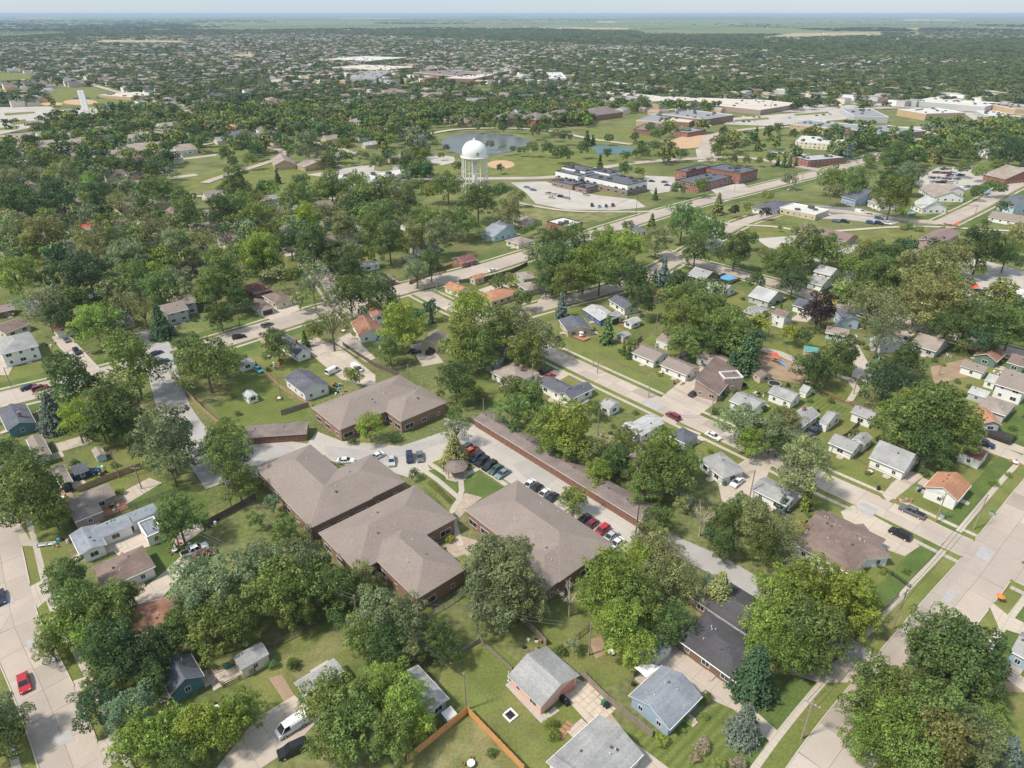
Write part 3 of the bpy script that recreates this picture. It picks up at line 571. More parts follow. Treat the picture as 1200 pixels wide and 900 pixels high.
TL = """
62,140,9,rg 70,148,10,rg 54,152,8,rd 97,138,13,rd 84,141,8,rd 120,137,6,rg 131,136,6,rg 148,133,8,rd 120,147,9,rd 144,154,10,rg 158,151,6,vd 170,148,8,rg 177,150,6,rg 36,166,10,rd 57,164,8,rd 71,162,9,rg 97,156,7,rg 108,164,8,rg 115,167,9,ro 130,164,11,ro 96,173,6,rk 10,170,9,rd 195,174,9,rd 204,183,8,rd 211,146,12,rg 226,152,13,rd 232,166,11,rg 213,134,11,rg
8,194,13,rg 25,193,12,rg 42,190,11,rg 58,187,12,rg 72,193,12,ro 86,191,12,rg 100,196,12,rd 117,190,11,rg 130,195,11,rg 141,194,10,rd 153,196,12,rd 167,197,12,rk 180,201,13,rg 193,197,12,rd 203,208,9,ao 8,213,15,rs 45,205,13,ao 78,209,14,rs 101,213,12,rl 115,232,16,vd 65,231,17,rk 19,240,19,rd 77,252,13,rp 186,221,16,fg 140,241,16,ao 160,231,12,as 217,255,17,rg 15,276,19,ro 48,276,21,ro 110,283,23,ao 139,290,15,rd 180,270,19,ao 205,287,17,rs 236,284,16,ao 150,303,20,rs
248,147,9,ro 243,161,9,rd 285,169,13,rd 314,157,13,rs 328,163,9,rd 300,176,10,rd 265,181,11,rd 273,189,8,rd 293,187,10,rg 345,175,13,rg 361,174,14,rs 383,172,10,rd 404,168,12,rg 325,208,6,cd 275,218,16,rg 285,231,12,rg 309,220,8,rk 353,215,13,rg 349,233,18,rg 388,220,15,rg 417,217,14,rg 441,190,11,rg 462,190,7,rd 472,189,7,cd 360,258,14,vl 258,252,16,rd 280,245,15,rg 299,253,14,rg 316,250,13,rg 306,297,22,rb 386,250,14,ao 366,290,21,rd 402,268,15,ro 430,230,14,rg 455,225,17,rg 446,252,21,fg 471,241,18,ro 456,285,19,rg 411,298,15,rs 434,275,14,rd 385,300,14,rd 340,285,15,rd 430,300,12,rg
427,155,12,rg 460,150,12,rd 470,163,10,as 400,150,12,rg 375,148,12,rg 350,150,11,rd 440,140,11,rg
485,156,11,rs 493,169,11,ru 510,168,6,ro 523,173,5,rk 517,182,5,rg 560,148,7,rs 576,147,6,rg 589,149,8,rd 609,148,7,rd 627,154,8,rd 637,150,9,rd 651,157,7,ro 663,159,9,rd 688,162,7,ed 695,164,5,ed 713,162,7,rd 655,178,11,rd 663,181,10,rd 684,174,10,rg 642,174,9,rd 623,173,9,rg 611,176,6,rg 601,175,5,rg 589,174,7,ag 574,169,6,rg 536,195,7,rd 586,197,6,rk 703,192,7,cd 712,180,7,rd 497,200,12,rd 487,192,8,rd 525,219,15,rg 504,223,13,rg 560,236,19,rd 586,223,12,rd 608,231,10,ro 596,250,14,rs 500,256,19,fg 530,258,17,fg 548,264,15,fg 512,278,19,rs 630,262,6,rd 614,271,7,rd 622,268,6,rg 648,285,16,rd 672,279,15,rg 710,287,18,rb 690,297,13,rd 655,304,18,rd 484,280,14,ro
744,160,7,rd 770,155,11,rg 762,149,8,rg 781,152,7,rd 755,177,9,rd 768,171,8,rd 733,183,7,rd 744,180,5,rd 781,186,6,rd 800,180,8,rd 791,178,7,ro 848,155,8,rd 842,168,11,rd 840,176,9,rg 861,168,8,rd 873,168,7,rd 886,158,6,cd 912,150,7,rd 895,171,4,rd 930,157,7,rd 945,156,7,rd 955,158,6,rd 903,185,8,rg 890,188,6,rg 875,188,6,rg 860,187,6,rd 912,189,4,cd 919,190,5,cd 926,190,5,cd 933,190,4,cd 926,210,10,vs 732,198,10,rd 750,201,7,rb 768,228,5,cd 795,221,10,rd 822,218,11,rb 842,239,10,eo 861,246,8,rp 899,229,8,rg 876,243,8,ro 897,249,8,rp 764,260,8,ed 736,264,8,rd 769,284,15,rs 800,260,19,rg 828,272,18,rg 735,292,20,rb 879,280,12,rd 862,296,17,rd 905,306,13,rd 941,292,20,rg 914,267,4,rg 815,295,16,rg 846,270,8,cg
1048,186,14,rd 1060,159,11,rd 970,160,8,rd 985,158,9,cd 1005,160,10,rd 1020,165,10,rd 1036,166,9,rd 995,178,7,cu 985,180,6,ed 975,211,14,rg 977,226,13,rs 1001,216,14,rg 1020,207,12,ag 1040,220,14,rd 1061,211,14,rs 1046,232,19,rg 1071,206,11,rd 1075,182,12,rd 1091,167,12,rd 1107,177,13,rd 1125,167,12,rg 1141,182,13,rd 1128,196,10,rg 1147,201,10,rb 1169,194,11,rg 1186,177,14,rk 1176,161,12,rd 1196,168,12,rd 1150,162,11,rd 1194,152,12,rg 1144,225,9,vd 1163,219,11,rd 1175,221,8,rd 1176,243,9,rd 1155,262,6,rd 1150,292,24,rd 1115,302,19,ro 1191,285,16,ro 1060,262,6,ho 1067,261,6,hg 1078,264,6,hg 1106,265,4,hd 1031,306,20,rd 1010,300,14,ro 967,292,16,rg 1180,300,15,rd
20,326,23,rb 52,357,25,as 70,372,14,rd 78,325,18,rk 103,322,25,rk 160,331,19,rg 187,338,19,rg 125,341,10,ro 111,381,23,rb 145,360,18,ao 168,366,16,ao 188,381,14,ek 207,334,18,rs 222,325,15,rp 84,450,29,rd 156,430,33,rg 240,425,32,fg 222,415,20,rg 262,420,20,fg 62,487,16,eu 90,498,18,al 94,486,17,rl 136,484,33,rd 150,500,20,rd 118,500,18,rd 197,520,35,rs 200,545,22,as 10,530,14,rd 28,545,20,rd 40,583,36,rg 62,603,18,rg 15,590,20,rg 209,610,26,rg 86,539,7,hd
262,323,24,rg 250,340,20,rg 305,301,20,rb 344,320,11,rg 366,335,15,as 412,320,17,rd 410,346,22,rd 445,346,20,rd 258,372,14,rd 280,352,14,rd 350,352,13,ro 325,407,17,rg 388,380,25,ao 370,388,13,rg 357,398,8,cd 470,385,24,rb 457,412,14,rg 416,441,13,rg 408,437,8,rg
488,320,14,rs 505,312,14,rd 480,305,12,au 584,330,13,rd 596,326,9,ro 505,372,6,cu 505,362,13,rk 490,372,12,rg 484,392,12,rg 552,365,23,rb 614,350,13,rd 658,359,11,cu 545,402,27,rg 560,415,20,rg 583,392,25,rg 605,380,20,ro 628,395,26,fo 615,410,20,rg 534,447,21,rd 548,460,14,rd 604,458,16,rg 616,472,14,rg 650,308,22,rd 684,318,22,rb 664,330,20,rg 703,322,20,rg 712,388,13,cd 694,476,9,rd 565,458,10,ho 640,330,14,rd
737,325,20,rd 722,308,16,rg 778,320,12,cu 767,328,9,cu 752,354,14,vd 791,335,9,rd 805,352,20,rg 800,375,22,rg 825,365,22,rg 848,385,24,rg 800,402,18,rg 830,402,16,rd 862,395,20,rg 875,418,18,ek 858,425,12,ek 887,381,12,rd 886,330,13,rd 920,312,20,rg 930,330,16,rk 925,391,13,rb 942,395,12,rd 960,365,18,rp 950,432,17,rd 742,404,10,vg 731,411,5,nd 737,414,6,nd 848,458,5,hb 863,456,5,hd 773,436,4,hb 900,300,12,ro 915,362,5,cd
970,353,12,ry 983,345,9,rk 1000,335,10,rb 1030,322,20,rg 1020,355,24,ao 1045,372,26,ao 1032,392,18,ao 1085,325,30,ro 1105,350,28,ro 1075,360,26,ro 1110,385,20,rd 1135,372,18,rd 1148,317,9,rl 1160,385,24,rd 1185,390,22,rd 1150,400,16,rk 1105,388,10,rd 1128,405,11,ag 985,418,20,rd 960,436,17,rd 1038,450,24,rk 1055,452,15,rk 1062,425,18,rd 1068,478,18,rb 1040,480,12,rb 1196,378,14,rb
533,484,13,rg 535,503,16,ag 532,530,14,eo 528,515,10,ag 600,482,18,rg 622,468,16,rg 640,500,24,rg 665,505,30,rb 650,520,18,rb 675,530,16,rg 605,500,12,rg 698,530,16,ro 700,555,14,rb 716,540,16,rd 696,481,12,rd 673,586,15,rb 485,555,8,rd 433,501,15,rb 412,513,7,hd 462,508,9,hd 530,602,6,hd 527,628,7,hb
775,535,26,rb 790,560,26,rg 758,552,24,rg 800,545,20,rg 770,610,16,rg 732,515,14,rg 725,540,14,rd 756,575,18,rg 868,497,22,rs 880,520,15,rb 905,508,20,rs 922,495,16,ro 912,520,14,rd 940,550,30,vs 945,530,18,rs 946,586,12,ng 838,477,7,hd 823,606,18,xo 845,610,16,rd 865,600,16,rd 885,612,22,ro 910,620,22,ao 925,640,18,as 940,618,14,ao 918,590,10,eu 895,640,18,rd 765,635,20,ro 745,650,16,rb 800,590,12,ro 833,625,12,rk 850,640,16,rd 1003,640,3,hg 1015,638,3,hb 1035,667,5,hb 1063,666,6,hg
1058,500,28,rg 1085,490,34,rg 1112,498,32,rg 1085,520,24,rd 1125,515,22,rg 1100,535,16,rd 1062,478,18,rg 1140,500,14,rg
80,683,24,rd 95,715,30,rg 125,715,28,rg 75,735,24,rb 60,760,16,rg 148,700,16,rg 110,750,20,rb 235,680,30,rs 245,700,34,rs 225,705,22,rs 255,738,32,rg 285,735,20,rg 215,735,22,rg 135,765,34,rd 165,775,30,rk 190,760,24,rd 180,800,20,rd 110,830,22,rk 115,800,16,rd 155,835,28,rs 170,865,30,rb 200,860,26,rb 235,855,28,rb 265,850,26,rb 285,835,22,rb 150,880,24,ao 215,885,22,rg 4,846,26,rs 0,872,20,rd 24,838,12,as
300,668,32,rs 325,690,34,rg 350,665,28,rs 365,690,26,rg 345,715,22,rg 385,690,24,rd 405,690,22,rd 425,678,16,ro 395,725,14,rd 375,665,16,rg 335,625,18,rg 300,610,12,rg 318,590,13,ro 440,720,28,rs 470,725,28,rs 425,745,22,rg 455,755,26,rd 478,752,20,rs 385,820,30,rg 410,850,32,rg 390,870,26,rg 425,815,20,rg 455,800,24,rb 475,830,30,rb 460,860,28,rg 490,850,18,rb 512,745,18,rd 525,765,16,rd 500,765,14,rd 318,775,8,hd 502,712,6,hb 270,535,27,rg 265,510,18,rg 278,565,20,rg 255,525,15,rg
583,665,32,rs 600,690,34,rs 565,690,24,rs 580,720,26,rs 620,705,22,rs 560,665,16,rs 606,650,18,rs 668,700,20,xw 715,680,32,rb 740,695,28,rg 700,700,24,rb 725,735,30,rb 745,760,20,rb 755,715,22,rg 671,757,11,rs 776,650,24,ao 792,670,26,ao 770,680,22,ro 810,690,18,ao 843,695,18,eo 790,728,20,rd 775,745,16,rd 830,680,12,as
915,700,30,rb 945,690,34,rb 975,700,30,rb 1000,705,26,rb 900,735,26,rb 935,735,34,rg 965,745,28,rg 925,765,24,rb 1012,725,20,rb 950,770,20,rg 890,755,18,rb 885,790,26,ek 873,850,20,eu 776,864,10,hb 806,842,6,hl 800,853,5,hg 826,836,6,hg 824,868,12,hw 844,892,10,hg 867,892,12,hw 815,885,8,hw
1100,755,38,rd 1130,770,38,rd 1115,790,34,rd 1145,795,28,rd 1085,770,24,rd 1030,800,30,rg 1055,820,36,rg 1020,835,30,rg 1045,860,34,rb 1085,840,36,rg 1100,875,36,ro 1135,860,30,ro 1070,885,32,rg 1150,885,24,ro 1180,885,18,eu 1015,870,24,rb 1160,835,16,rg
"""
REC = []
for tok in TL.split():
    a = tok.split(','); REC.append((float(a[2]), float(a[0]), float(a[1]), a[3]))
REC.sort(key=lambda t: -t[0]); N_IND = 322
for t in REC[:N_IND]: tree(t[1], t[2], t[0], t[3])
REST = REC[N_IND:]; print('hand trees', len(REC))
# ------------------------------------------------------------------ buildings
def roofmat(name, col, **k): return mat('roof_' + name, col, 0.92, 0.14, 0.35, fine=0.16, fscale=2.6, alt=((col[0]*.82, col[1]*.82, col[2]*.82), 0.22), wave=(2.2, 0.035), **k)
RF = {'taupe': mat('roof_taupe', (.262, .215, .188), .92, .08, .2, fine=.18, fscale=3.2), 'grey': roofmat('grey', (.33, .325, .32)), 'pale': roofmat('pale', (.45, .45, .44)), 'slate': roofmat('slate', (.125, .13, .155)), 'dark': roofmat('dark', (.085, .08, .085)),
      'brown': roofmat('brown', (.225, .165, .14)), 'tan': roofmat('tan', (.33, .275, .235)), 'orange': roofmat('orange', (.43, .215, .125)), 'rust': roofmat('rust', (.30, .155, .105)), 'red': roofmat('red', (.55, .13, .10)),
      'maroon': roofmat('maroon', (.22, .10, .09)), 'blue': roofmat('blue', (.265, .285, .32)), 'white': mat('roof_white', (.56, .55, .52), .8, .05, .2), 'garage': roofmat('garage', (.225, .18, .165)), 'metal': mat('roof_metal', (.24, .16, .145), .5, .06, .3),
      'flatgrey': mat('roof_flatgrey', (.27, .27, .28), .8, .12, .1), 'paletan': mat('roof_paletan', (.55, .49, .42), .85, .08, .1), 'teal': mat('roof_teal', (.10, .30, .28), .6, .08, .3)}
def sid(name, col, w=5.0, a=.07): return mat('wall_' + name, col, 0.75, 0.05, 0.8, wave=(w, a))
WL = {'white': sid('white', (.80, .79, .76)), 'cream': sid('cream', (.70, .64, .50)), 'blue': sid('blue', (.34, .43, .53)), 'grey': sid('grey', (.48, .48, .47)), 'teal': sid('teal', (.10, .20, .24)), 'navy': sid('navy', (.035, .045, .09)),
      'brick': mat('wall_brick', (.27, .165, .12), .9, .16, 1.2, fine=.2, fscale=5, wave=(6, .08)), 'pink': sid('pink', (.72, .45, .36)), 'tan': sid('tan', (.56, .46, .34)), 'green': sid('green', (.14, .22, .16)), 'brown': sid('brown', (.20, .13, .09)),
      'redbrick': mat('wall_redbrick', (.31, .13, .095), .9, .12, 1.0, wave=(6, .08)), 'wood': sid('wood', (.52, .37, .22), 2.0), 'ice': sid('ice', (.50, .62, .68)), 'dkblue': sid('dkblue', (.10, .14, .30)), 'black': sid('black', (.04, .04, .045)), 'taupe': sid('taupe', (.36, .27, .23)), 'mint': sid('mint', (.45, .58, .52))}
def _two():
    m = sid('twotone', (.27, .20, .17)); nt = m.node_tree; N = nt.nodes; L = nt.links; b = N['Principled BSDF']; src = b.inputs['Base Color'].links[0].from_socket
    g = N.new('ShaderNodeNewGeometry'); s_ = N.new('ShaderNodeSeparateXYZ'); L.new(g.outputs['Position'], s_.inputs[0]); k = N.new('ShaderNodeMath'); k.operation = 'GREATER_THAN'; k.inputs[1].default_value = 3.9; L.new(s_.outputs[2], k.inputs[0])
    mx = N.new('ShaderNodeMix'); mx.data_type = 'RGBA'; L.new(k.outputs[0], mx.inputs[0]); L.new(src, mx.inputs[6]); mx.inputs[7].default_value = (.78, .78, .76, 1); L.new(mx.outputs[2], b.inputs['Base Color']); return m
WL['twotone'] = _two(); M_dtrim = mat('trim_dark', (.05, .05, .055), .5, 0)
M_trim = mat('trim_white', (.80, .79, .76), .6, 0); M_glass = mat('window_glass', (.03, .035, .045), .12, .1, 3, spec=.6); M_gdoor = mat('garage_door', (.74, .72, .68), .6, .04, wave=(1.9, .10))
M_rdoor = mat('red_door', (.22, .11, .08), .7, .10, .6, wave=(1.2, .12)); M_bdoor = mat('brown_door', (.10, .06, .045), .7, .1, .6, wave=(1.9, .15)); M_vent = mat('vent', (.10, .095, .09), .7, 0); M_pinkd = mat('pink_door', (.60, .25, .20), .7, .05, wave=(1.9, .12))
M_chim = WL['brick']
_v = MB().box(-.5, .5, -.05, .05, -.06, .06); GUT = mesh('gutter', _v.v, _v.f, [M_trim])
_v = MB().box(-.9, .9, -.7, .7, .1, .3).box(-.7, .7, -1.2, -.7, .1, .2); STEP = mesh('front_step', _v.v, _v.f, [M_drive])
_v = MB().box(-1.8, 1.8, -1.5, 1.5, .09, .14); PATIO = mesh('patio_slab', _v.v, _v.f, [M_drive])
_v = MB().box(-.4, .4, -.4, .4, .05, .8); ACU = mesh('air_conditioner', _v.v, _v.f, [mat('ac_grey', (.42,.42,.40), .6, 0)])
def _win(w, h, name):            # frame proud of the wall, pane inside
    b = MB(); t = .09
    b.box(-w/2, w/2, -.05, .02, -h/2, -h/2+t); b.box(-w/2, w/2, -.05, .02, h/2-t, h/2); b.box(-w/2, -w/2+t, -.05, .02, -h/2+t, h/2-t); b.box(w/2-t, w/2, -.05, .02, -h/2+t, h/2-t)
    b.box(-.025, .025, -.045, .0, -h/2+t, h/2-t); b.box(-w/2+t, w/2-t, -.02, .01, -h/2+t, h/2-t, 1)
    return mesh(name, b.v, b.f, [M_trim, M_glass], b.m)
WINS = {'s': _win(1.0, 1.2, 'window'), 'm': _win(1.7, 1.3, 'window'), 'w': _win(3.0, 1.6, 'window')}
def _panel(w, h, m, name):
    b = MB(); b.box(-w/2, w/2, -.05, .02, 0, h)
    return mesh(name, b.v, b.f, [m])
DOORS = {'door': _panel(1.0, 2.05, mat('door_paint', (.25, .20, .17), .5, 0), 'door'), 'garage': _panel(4.6, 2.15, M_gdoor, 'garage_door'), 'single': _panel(2.5, 2.1, M_gdoor, 'garage_door'), 'pink': _panel(3.4, 2.1, M_pinkd, 'garage_door'), 'brown': _panel(4.0, 2.1, M_bdoor, 'garage_door'), 'red': _panel(2.75, 2.15, M_rdoor, 'garage_door')}
_v = MB(); _v.box(-.2, .2, -.2, .2, 0, .28); VENT = mesh('roof_vent', _v.v, _v.f, [M_vent]); _v = MB(); _v.tube((0,0,0), (0,0,.5), .07, n=6); PIPE = mesh('vent_pipe', _v.v, _v.f, [M_trim])
_v = MB(); _v.box(-.45, .45, -.35, .35, 0, 1.5); _v.box(-.52, .52, -.42, .42, 1.5, 1.62); CHIM = mesh('chimney', _v.v, _v.f, [M_chim])
hrnd = random.Random(21)
def place(me, name, root, x, y, z, rz=0):
    o = bpy.data.objects.new(name, me); COL.objects.link(o); o.parent = root; o.location = (x, y, z); o.rotation_euler = (0, 0, rz); return o
def rect(p0, p1, p2, ze):
    A, B, C_ = G(*p0, ze), G(*p1, ze), G(*p2, ze); a = math.atan2((B-A).y, (B-A).x); s = snap(a); d = Vector((math.cos(s), math.sin(s))); n = Vector((-d.y, d.x))
    c = (A + C_) / 2; L = abs((B-A).dot(d)); W = abs((C_-B).dot(n)); side = 1 if (C_-B).dot(n) > 0 else -1
    return c, max(L, 1.5), max(W, 1.5), s
def volume(root, org, c, L, W, a, ze, typ, pitch, wm, rm, dz=0, walls=True, ov=.45, name=''):
    """one wall body and its roof, in the frame of root (rotation a0 = root's)"""
    lc = Matrix.Rotation(-root.rotation_euler.z, 2) @ (c - org); M = Matrix.Translation((lc.x, lc.y, 0)) @ Matrix.Rotation(a - root.rotation_euler.z, 4, 'Z')
    if L < 6: ov = min(ov, .2)
    hx, hy = L/2, W/2; wx, wy = hx - ov, hy - ov; rh = hy * pitch; ze += dz; t = .16
    w = MB(); rr = MB()
    if typ == 'f':
        w.box(-hx, hx, -hy, hy, 0, ze, 0, M); rr.box(-hx+.25, hx-.25, -hy+.25, hy-.25, ze-.1, ze+.02, 0, M)
        for q in ((-hx-.03, hx+.03, -hy-.03, -hy+.22), (-hx-.03, hx+.03, hy-.22, hy+.03), (-hx-.03, -hx+.22, -hy+.22, hy-.22), (hx-.22, hx+.03, -hy+.22, hy-.22)): rr.box(*q, ze + .003, ze+.45, 1, M)
        ridge = None
    elif typ == 'g':
        zi = ze + (hy - wy) * 0 ; s = pitch; zt = ze + ov * s - .05
        v = [(-wx,-wy,0),(wx,-wy,0),(wx,wy,0),(-wx,wy,0),(-wx,-wy,zt),(wx,-wy,zt),(wx,wy,zt),(-wx,wy,zt),(-wx,0,ze+rh-.05),(wx,0,ze+rh-.05)]
        w.add([M @ Vector(q) for q in v], ((0,1,5,4),(2,3,7,6),(1,2,6,9,5),(3,0,4,8,7)))
        for z, k in ((0, 0), (1, 1)): pass
        top = [(-hx,-hy,ze),(hx,-hy,ze),(hx,hy,ze),(-hx,hy,ze),(-hx,0,ze+rh),(hx,0,ze+rh)]; bot = [(x, y, z - t) for x, y, z in top]
        rr.add([M @ Vector(q) for q in top + bot], ((0,1,5,4),(2,3,4,5),(6,10,11,7),(8,11,10,9)), 0)
        rr.add([M @ Vector(q) for q in top + bot], ((0,6,7,1),(2,8,9,3),(1,7,11,5),(5,11,8,2),(3,9,10,4),(4,10,6,0)), 1)
    elif typ == 'h':
        w.box(-wx, wx, -wy, wy, 0, ze + ov * pitch - .06, 0, M); rx = max(hx - hy, .05)
        if hx < hy: rh = hx * pitch
        ry = max(hy - hx, 0.0)
        v = [(-hx,-hy,ze),(hx,-hy,ze),(hx,hy,ze),(-hx,hy,ze),(-rx,-ry,ze+rh),(rx,-ry if hx < hy else 0,ze+rh)]
        if hx < hy: v[4] = (0, -ry, ze+rh); v[5] = (0, ry, ze+rh); f = ((0,1,4),(1,2,5,4),(2,3,5),(3,0,4,5))
        else: v[4] = (-rx, 0, ze+rh); v[5] = (rx, 0, ze+rh); f = ((0,1,5,4),(1,2,5),(2,3,4,5),(3,0,4))
        b = [(x, y, ze - t) for x, y, z in v[:4]]
        rr.add([M @ Vector(q) for q in v + b], f, 0); rr.add([M @ Vector(q) for q in v[:4] + b], ((0,4,5,1),(1,5,6,2),(2,6,7,3),(3,7,4,0),(7,6,5,4)), 1)
    else:                        # shed roof rising along +y
        zt = ze + W * pitch; v = [(-wx,-wy,0),(wx,-wy,0),(wx,wy,0),(-wx,wy,0),(-wx,-wy,ze),(wx,-wy,ze),(wx,wy,zt-.1),(-wx,wy,zt-.1)]
        w.add([M @ Vector(q) for q in v], ((0,1,5,4),(1,2,6,5),(2,3,7,6),(3,0,4,7)))
        top = [(-hx,-hy,ze),(hx,-hy,ze),(hx,hy,zt),(-hx,hy,zt)]; bot = [(x, y, z - t) for x, y, z in top]
        rr.add([M @ Vector(q) for q in top + bot], ((0,1,2,3),(7,6,5,4)), 0); rr.add([M @ Vector(q) for q in top + bot], ((0,4,5,1),(1,5,6,2),(2,6,7,3),(3,7,4,0)), 1)
    if walls: w.build('wall', [wm], root)
    rr.build('roof', [rm, M_dtrim if (typ == 'f' and wm in (WL['twotone'], WL['redbrick'])) else M_trim], root)
    return M, hx, hy, (hx if typ == 'f' else wx), (hy if typ == 'f' else wy), rh
HOUSES = []
def house(name, desc, wall, roof, vols, ze=2.75, typ='g', pitch=.42, wins=1, door=None, dside=1, cat='house', vents=2, chim=0, group=None, walls=True):
    """vols: list of (p0, p1, p2[, ze, typ, pitch]) roof corners in the photograph; p0-p1 is the ridge direction"""
    R0 = rect(*vols[0][:3], vols[0][3] if len(vols[0]) > 3 else ze); org = R0[0]
    root = empty(name, org.x, org.y, 0, R0[3]); u, v = P(org.x, org.y, 0)
    tag(root, unique(desc, u, v), cat, group)
    wm, rm = WL[wall], RF[roof]; big = L = 0; px_m = 1 / pxm(u, v)
    for i, vol in enumerate(vols):
        z = vol[3] if len(vol) > 3 else ze; ty = vol[4] if len(vol) > 4 else typ; pi_ = vol[5] if len(vol) > 5 else pitch
        c, L, W, a = rect(*vol[:3], z); d = Vector((math.cos(a), math.sin(a))); n = Vector((-d.y, d.x))
        block([c + d*sx*(L/2+.5) + n*sy*(W/2+.5) for sx, sy in ((-1,-1),(1,-1),(1,1),(-1,1))])
        M, hx, hy, wx, wy, rh = volume(root, org, c, L, W, a, z, ty, pi_, wm, rm, dz=i*.013, walls=walls)
        if i == 0: first = (M, hx, hy, wx, wy)
        if wins and walls and px_m > 1.1:
            for face, (ox, oy, rz, ln) in enumerate(((0, -wy, 0, 2*wx), (wx, 0, R(90), 2*wy), (0, wy, R(180), 2*wx), (-wx, 0, R(-90), 2*wy))):
                if ln < 2.6: continue
                k = max(1, int(ln / (3.4 if wins == 1 else wins))); gap = ln / k
                for row in range(1 if z < 4.6 else 2):
                    for j in range(k):
                        s = -ln/2 + gap * (j + .5); dirv = Vector((math.cos(rz), math.sin(rz)));
                        isdoor = (row == 0 and j == k // 2 and door and face == dside and i == 0)
                        p = M @ Vector((ox + dirv.x * s, oy + dirv.y * s, 0)); rot = rz + a - root.rotation_euler.z
                        if isdoor: place(DOORS[door], 'garage_door' if door != 'door' else 'door', root, p.x, p.y, .03, rot)
                        elif door and door != 'door' and face == dside and i == 0: continue
                        else:
                            key = 'w' if (wins > 1 and hrnd.random() < .6) else ('m' if hrnd.random() < .4 and gap > 2.8 else 's')
                            place(WINS[key], 'window', root, p.x, p.y, 1.45 + row * 2.6, rot)
        if ty == 'f' and L > 8:
            for _ in range(int(min(9, 2 + L * W / 160))):
                q = M @ Vector((hrnd.uniform(-hx*.8, hx*.8), hrnd.uniform(-hy*.8, hy*.8), z)); o_ = place(VENT, 'rooftop_unit', root, q.x, q.y, z, hrnd.random()); o_.scale = (hrnd.uniform(4, 9), hrnd.uniform(4, 8), hrnd.uniform(3, 6))
        if vents and typ != 'f' and px_m > 1.6 and ty != 's':
            for _ in range(vents):
                x = hrnd.uniform(-hx*.6, hx*.6); y = hrnd.choice((-1, 1)) * hrnd.uniform(.12, .45) * hy; z2 = (z + i*.013) + rh * (1 - abs(y) / hy)
                if ty == 'h' and abs(x) > max(hx-hy, 0) + hy * .4: continue
                q = M @ Vector((x, y, z2 - .1)); place(hrnd.choice((VENT, PIPE)), 'roof_vent', root, q.x, q.y, q.z, 0)
    if cat == 'house' and px_m > 1.7:
        M, hx, hy, wx, wy = first
        for sy in (-1, 1):
            q = M @ Vector((0, sy * (hy + .05), ze - .12)); g_ = place(GUT, 'gutter', root, q.x, q.y, q.z, rect(*vols[0][:3], ze)[3] - root.rotation_euler.z); g_.scale.x = 2 * hx
        q = M @ Vector((wx * .25, -(wy + .75), 0)); place(STEP, 'front_step', root, q.x, q.y, 0, 0)
        q = M @ Vector((wx * .55, wy + 1.6, 0)); place(PATIO, 'patio_slab', root, q.x, q.y, 0, 0)
        q = M @ Vector((-wx * .6, wy + .6, 0)); place(ACU, 'air_conditioner', root, q.x, q.y, 0, 0)
        chim = chim or hrnd.random() < .10
    if chim:
        q = Vector((.2 * L, 0, ze + rh - .4)); place(CHIM, 'chimney', root, q.x, .8, q.z)
    HOUSES.append(root); return root
def h(name, desc, wall, roof, s, **k):
    vols = []
    for part in s.split('|'):
        q = part.split(); pts = [tuple(float(e) for e in t.split(',')) for t in q[:3]]
        vols.append(tuple(pts) + ((float(q[3]),) if len(q) > 3 else ()) + ((q[4],) if len(q) > 4 else ()) + ((float(q[5]),) if len(q) > 5 else ()))
    return house(name, desc, wall, roof, vols, **k)
AP = dict(ze=4.3, typ='h', pitch=.36, wins=4.2, cat='apartment block', vents=5, group='brick apartment blocks')
h('apartment_block', 'brick apartment block with broad taupe hip roof', 'brick', 'taupe', '399,502 362,477 468,440|472,495 440,474 490,451', **AP)
h('apartment_block', 'brick apartment block with taupe L-shaped hip roof', 'brick', 'taupe', '366,617 297,547 364,521|433,533 477,563 366,617', **AP)
h('apartment_block', 'brick apartment block with notched taupe hip roof', 'brick', 'taupe', '372,624 486,569 536,607|487,703 546,667 478,607', **AP)
h('apartment_block', 'brick apartment block with taupe hip roof reaching the lot', 'brick', 'taupe', '545,597 606,562 718,637|718,637 639,693 590,659', **AP)
# garages
def row_garage(p0, p1, p2, n, desc, side):
    c, L, W, a = rect(p0, p1, p2, 2.5); root = empty('garage_row', c.x, c.y, 0, a); u, v = P(c.x, c.y); tag(root, desc, 'garages')
    d = Vector((math.cos(a), math.sin(a))); nn = Vector((-d.y, d.x)); block([c + d*sx*L/2 + nn*sy*W/2 for sx, sy in ((-1,-1),(1,-1),(1,1),(-1,1))])
    M, hx, hy, wx, wy, rh = volume(root, c, c, L, W, a, 2.5, 'g', .22, WL['brick'], RF['garage'], ov=.3)
    for i in range(n):
        s = -wx + (2*wx/n) * (i + .5); o = place(DOORS['red'], 'garage_door', root, s, side * (wy + .02), .03, 0 if side < 0 else R(180)); o.scale.x = (2*wx/n) / 2.75 * .93
        if i: o = place(PANEL, 'pier', root, s - wx/n, side * (wy + .03), 0, 0)
    for i in range(0, n, 3): place(VENT, 'roof_vent', root, -wx + (2*wx/n)*(i+.7), 0, 2.5 + rh - .12)
_v = MB(); _v.box(-.1, .1, -.12, .12, 0, 2.35); PANEL = mesh('pier', _v.v, _v.f, [WL['brick']])
row_garage((550,493), (763,612), (784,598), 32, 'long row of brick garages with red-brown doors and taupe roof', -1)
row_garage((288,513), (360,508), (362,494), 6, 'short row of brick garages with six red-brown doors', -1)
def hs(n, d, w, r, s, **k): return h(n, d, w, r, s, **k)
hs('house', 'teal house with dark grey gable roof', 'teal', 'slate', '32,476 43,498 6,502', chim=0)
hs('house', 'grey-blue house with brown gable roof', 'ice', 'taupe', '47,511 63,533 43,536')
hs('house', 'navy house with tan brown roof', 'navy', 'tan', '74,546 87,565 71,568')
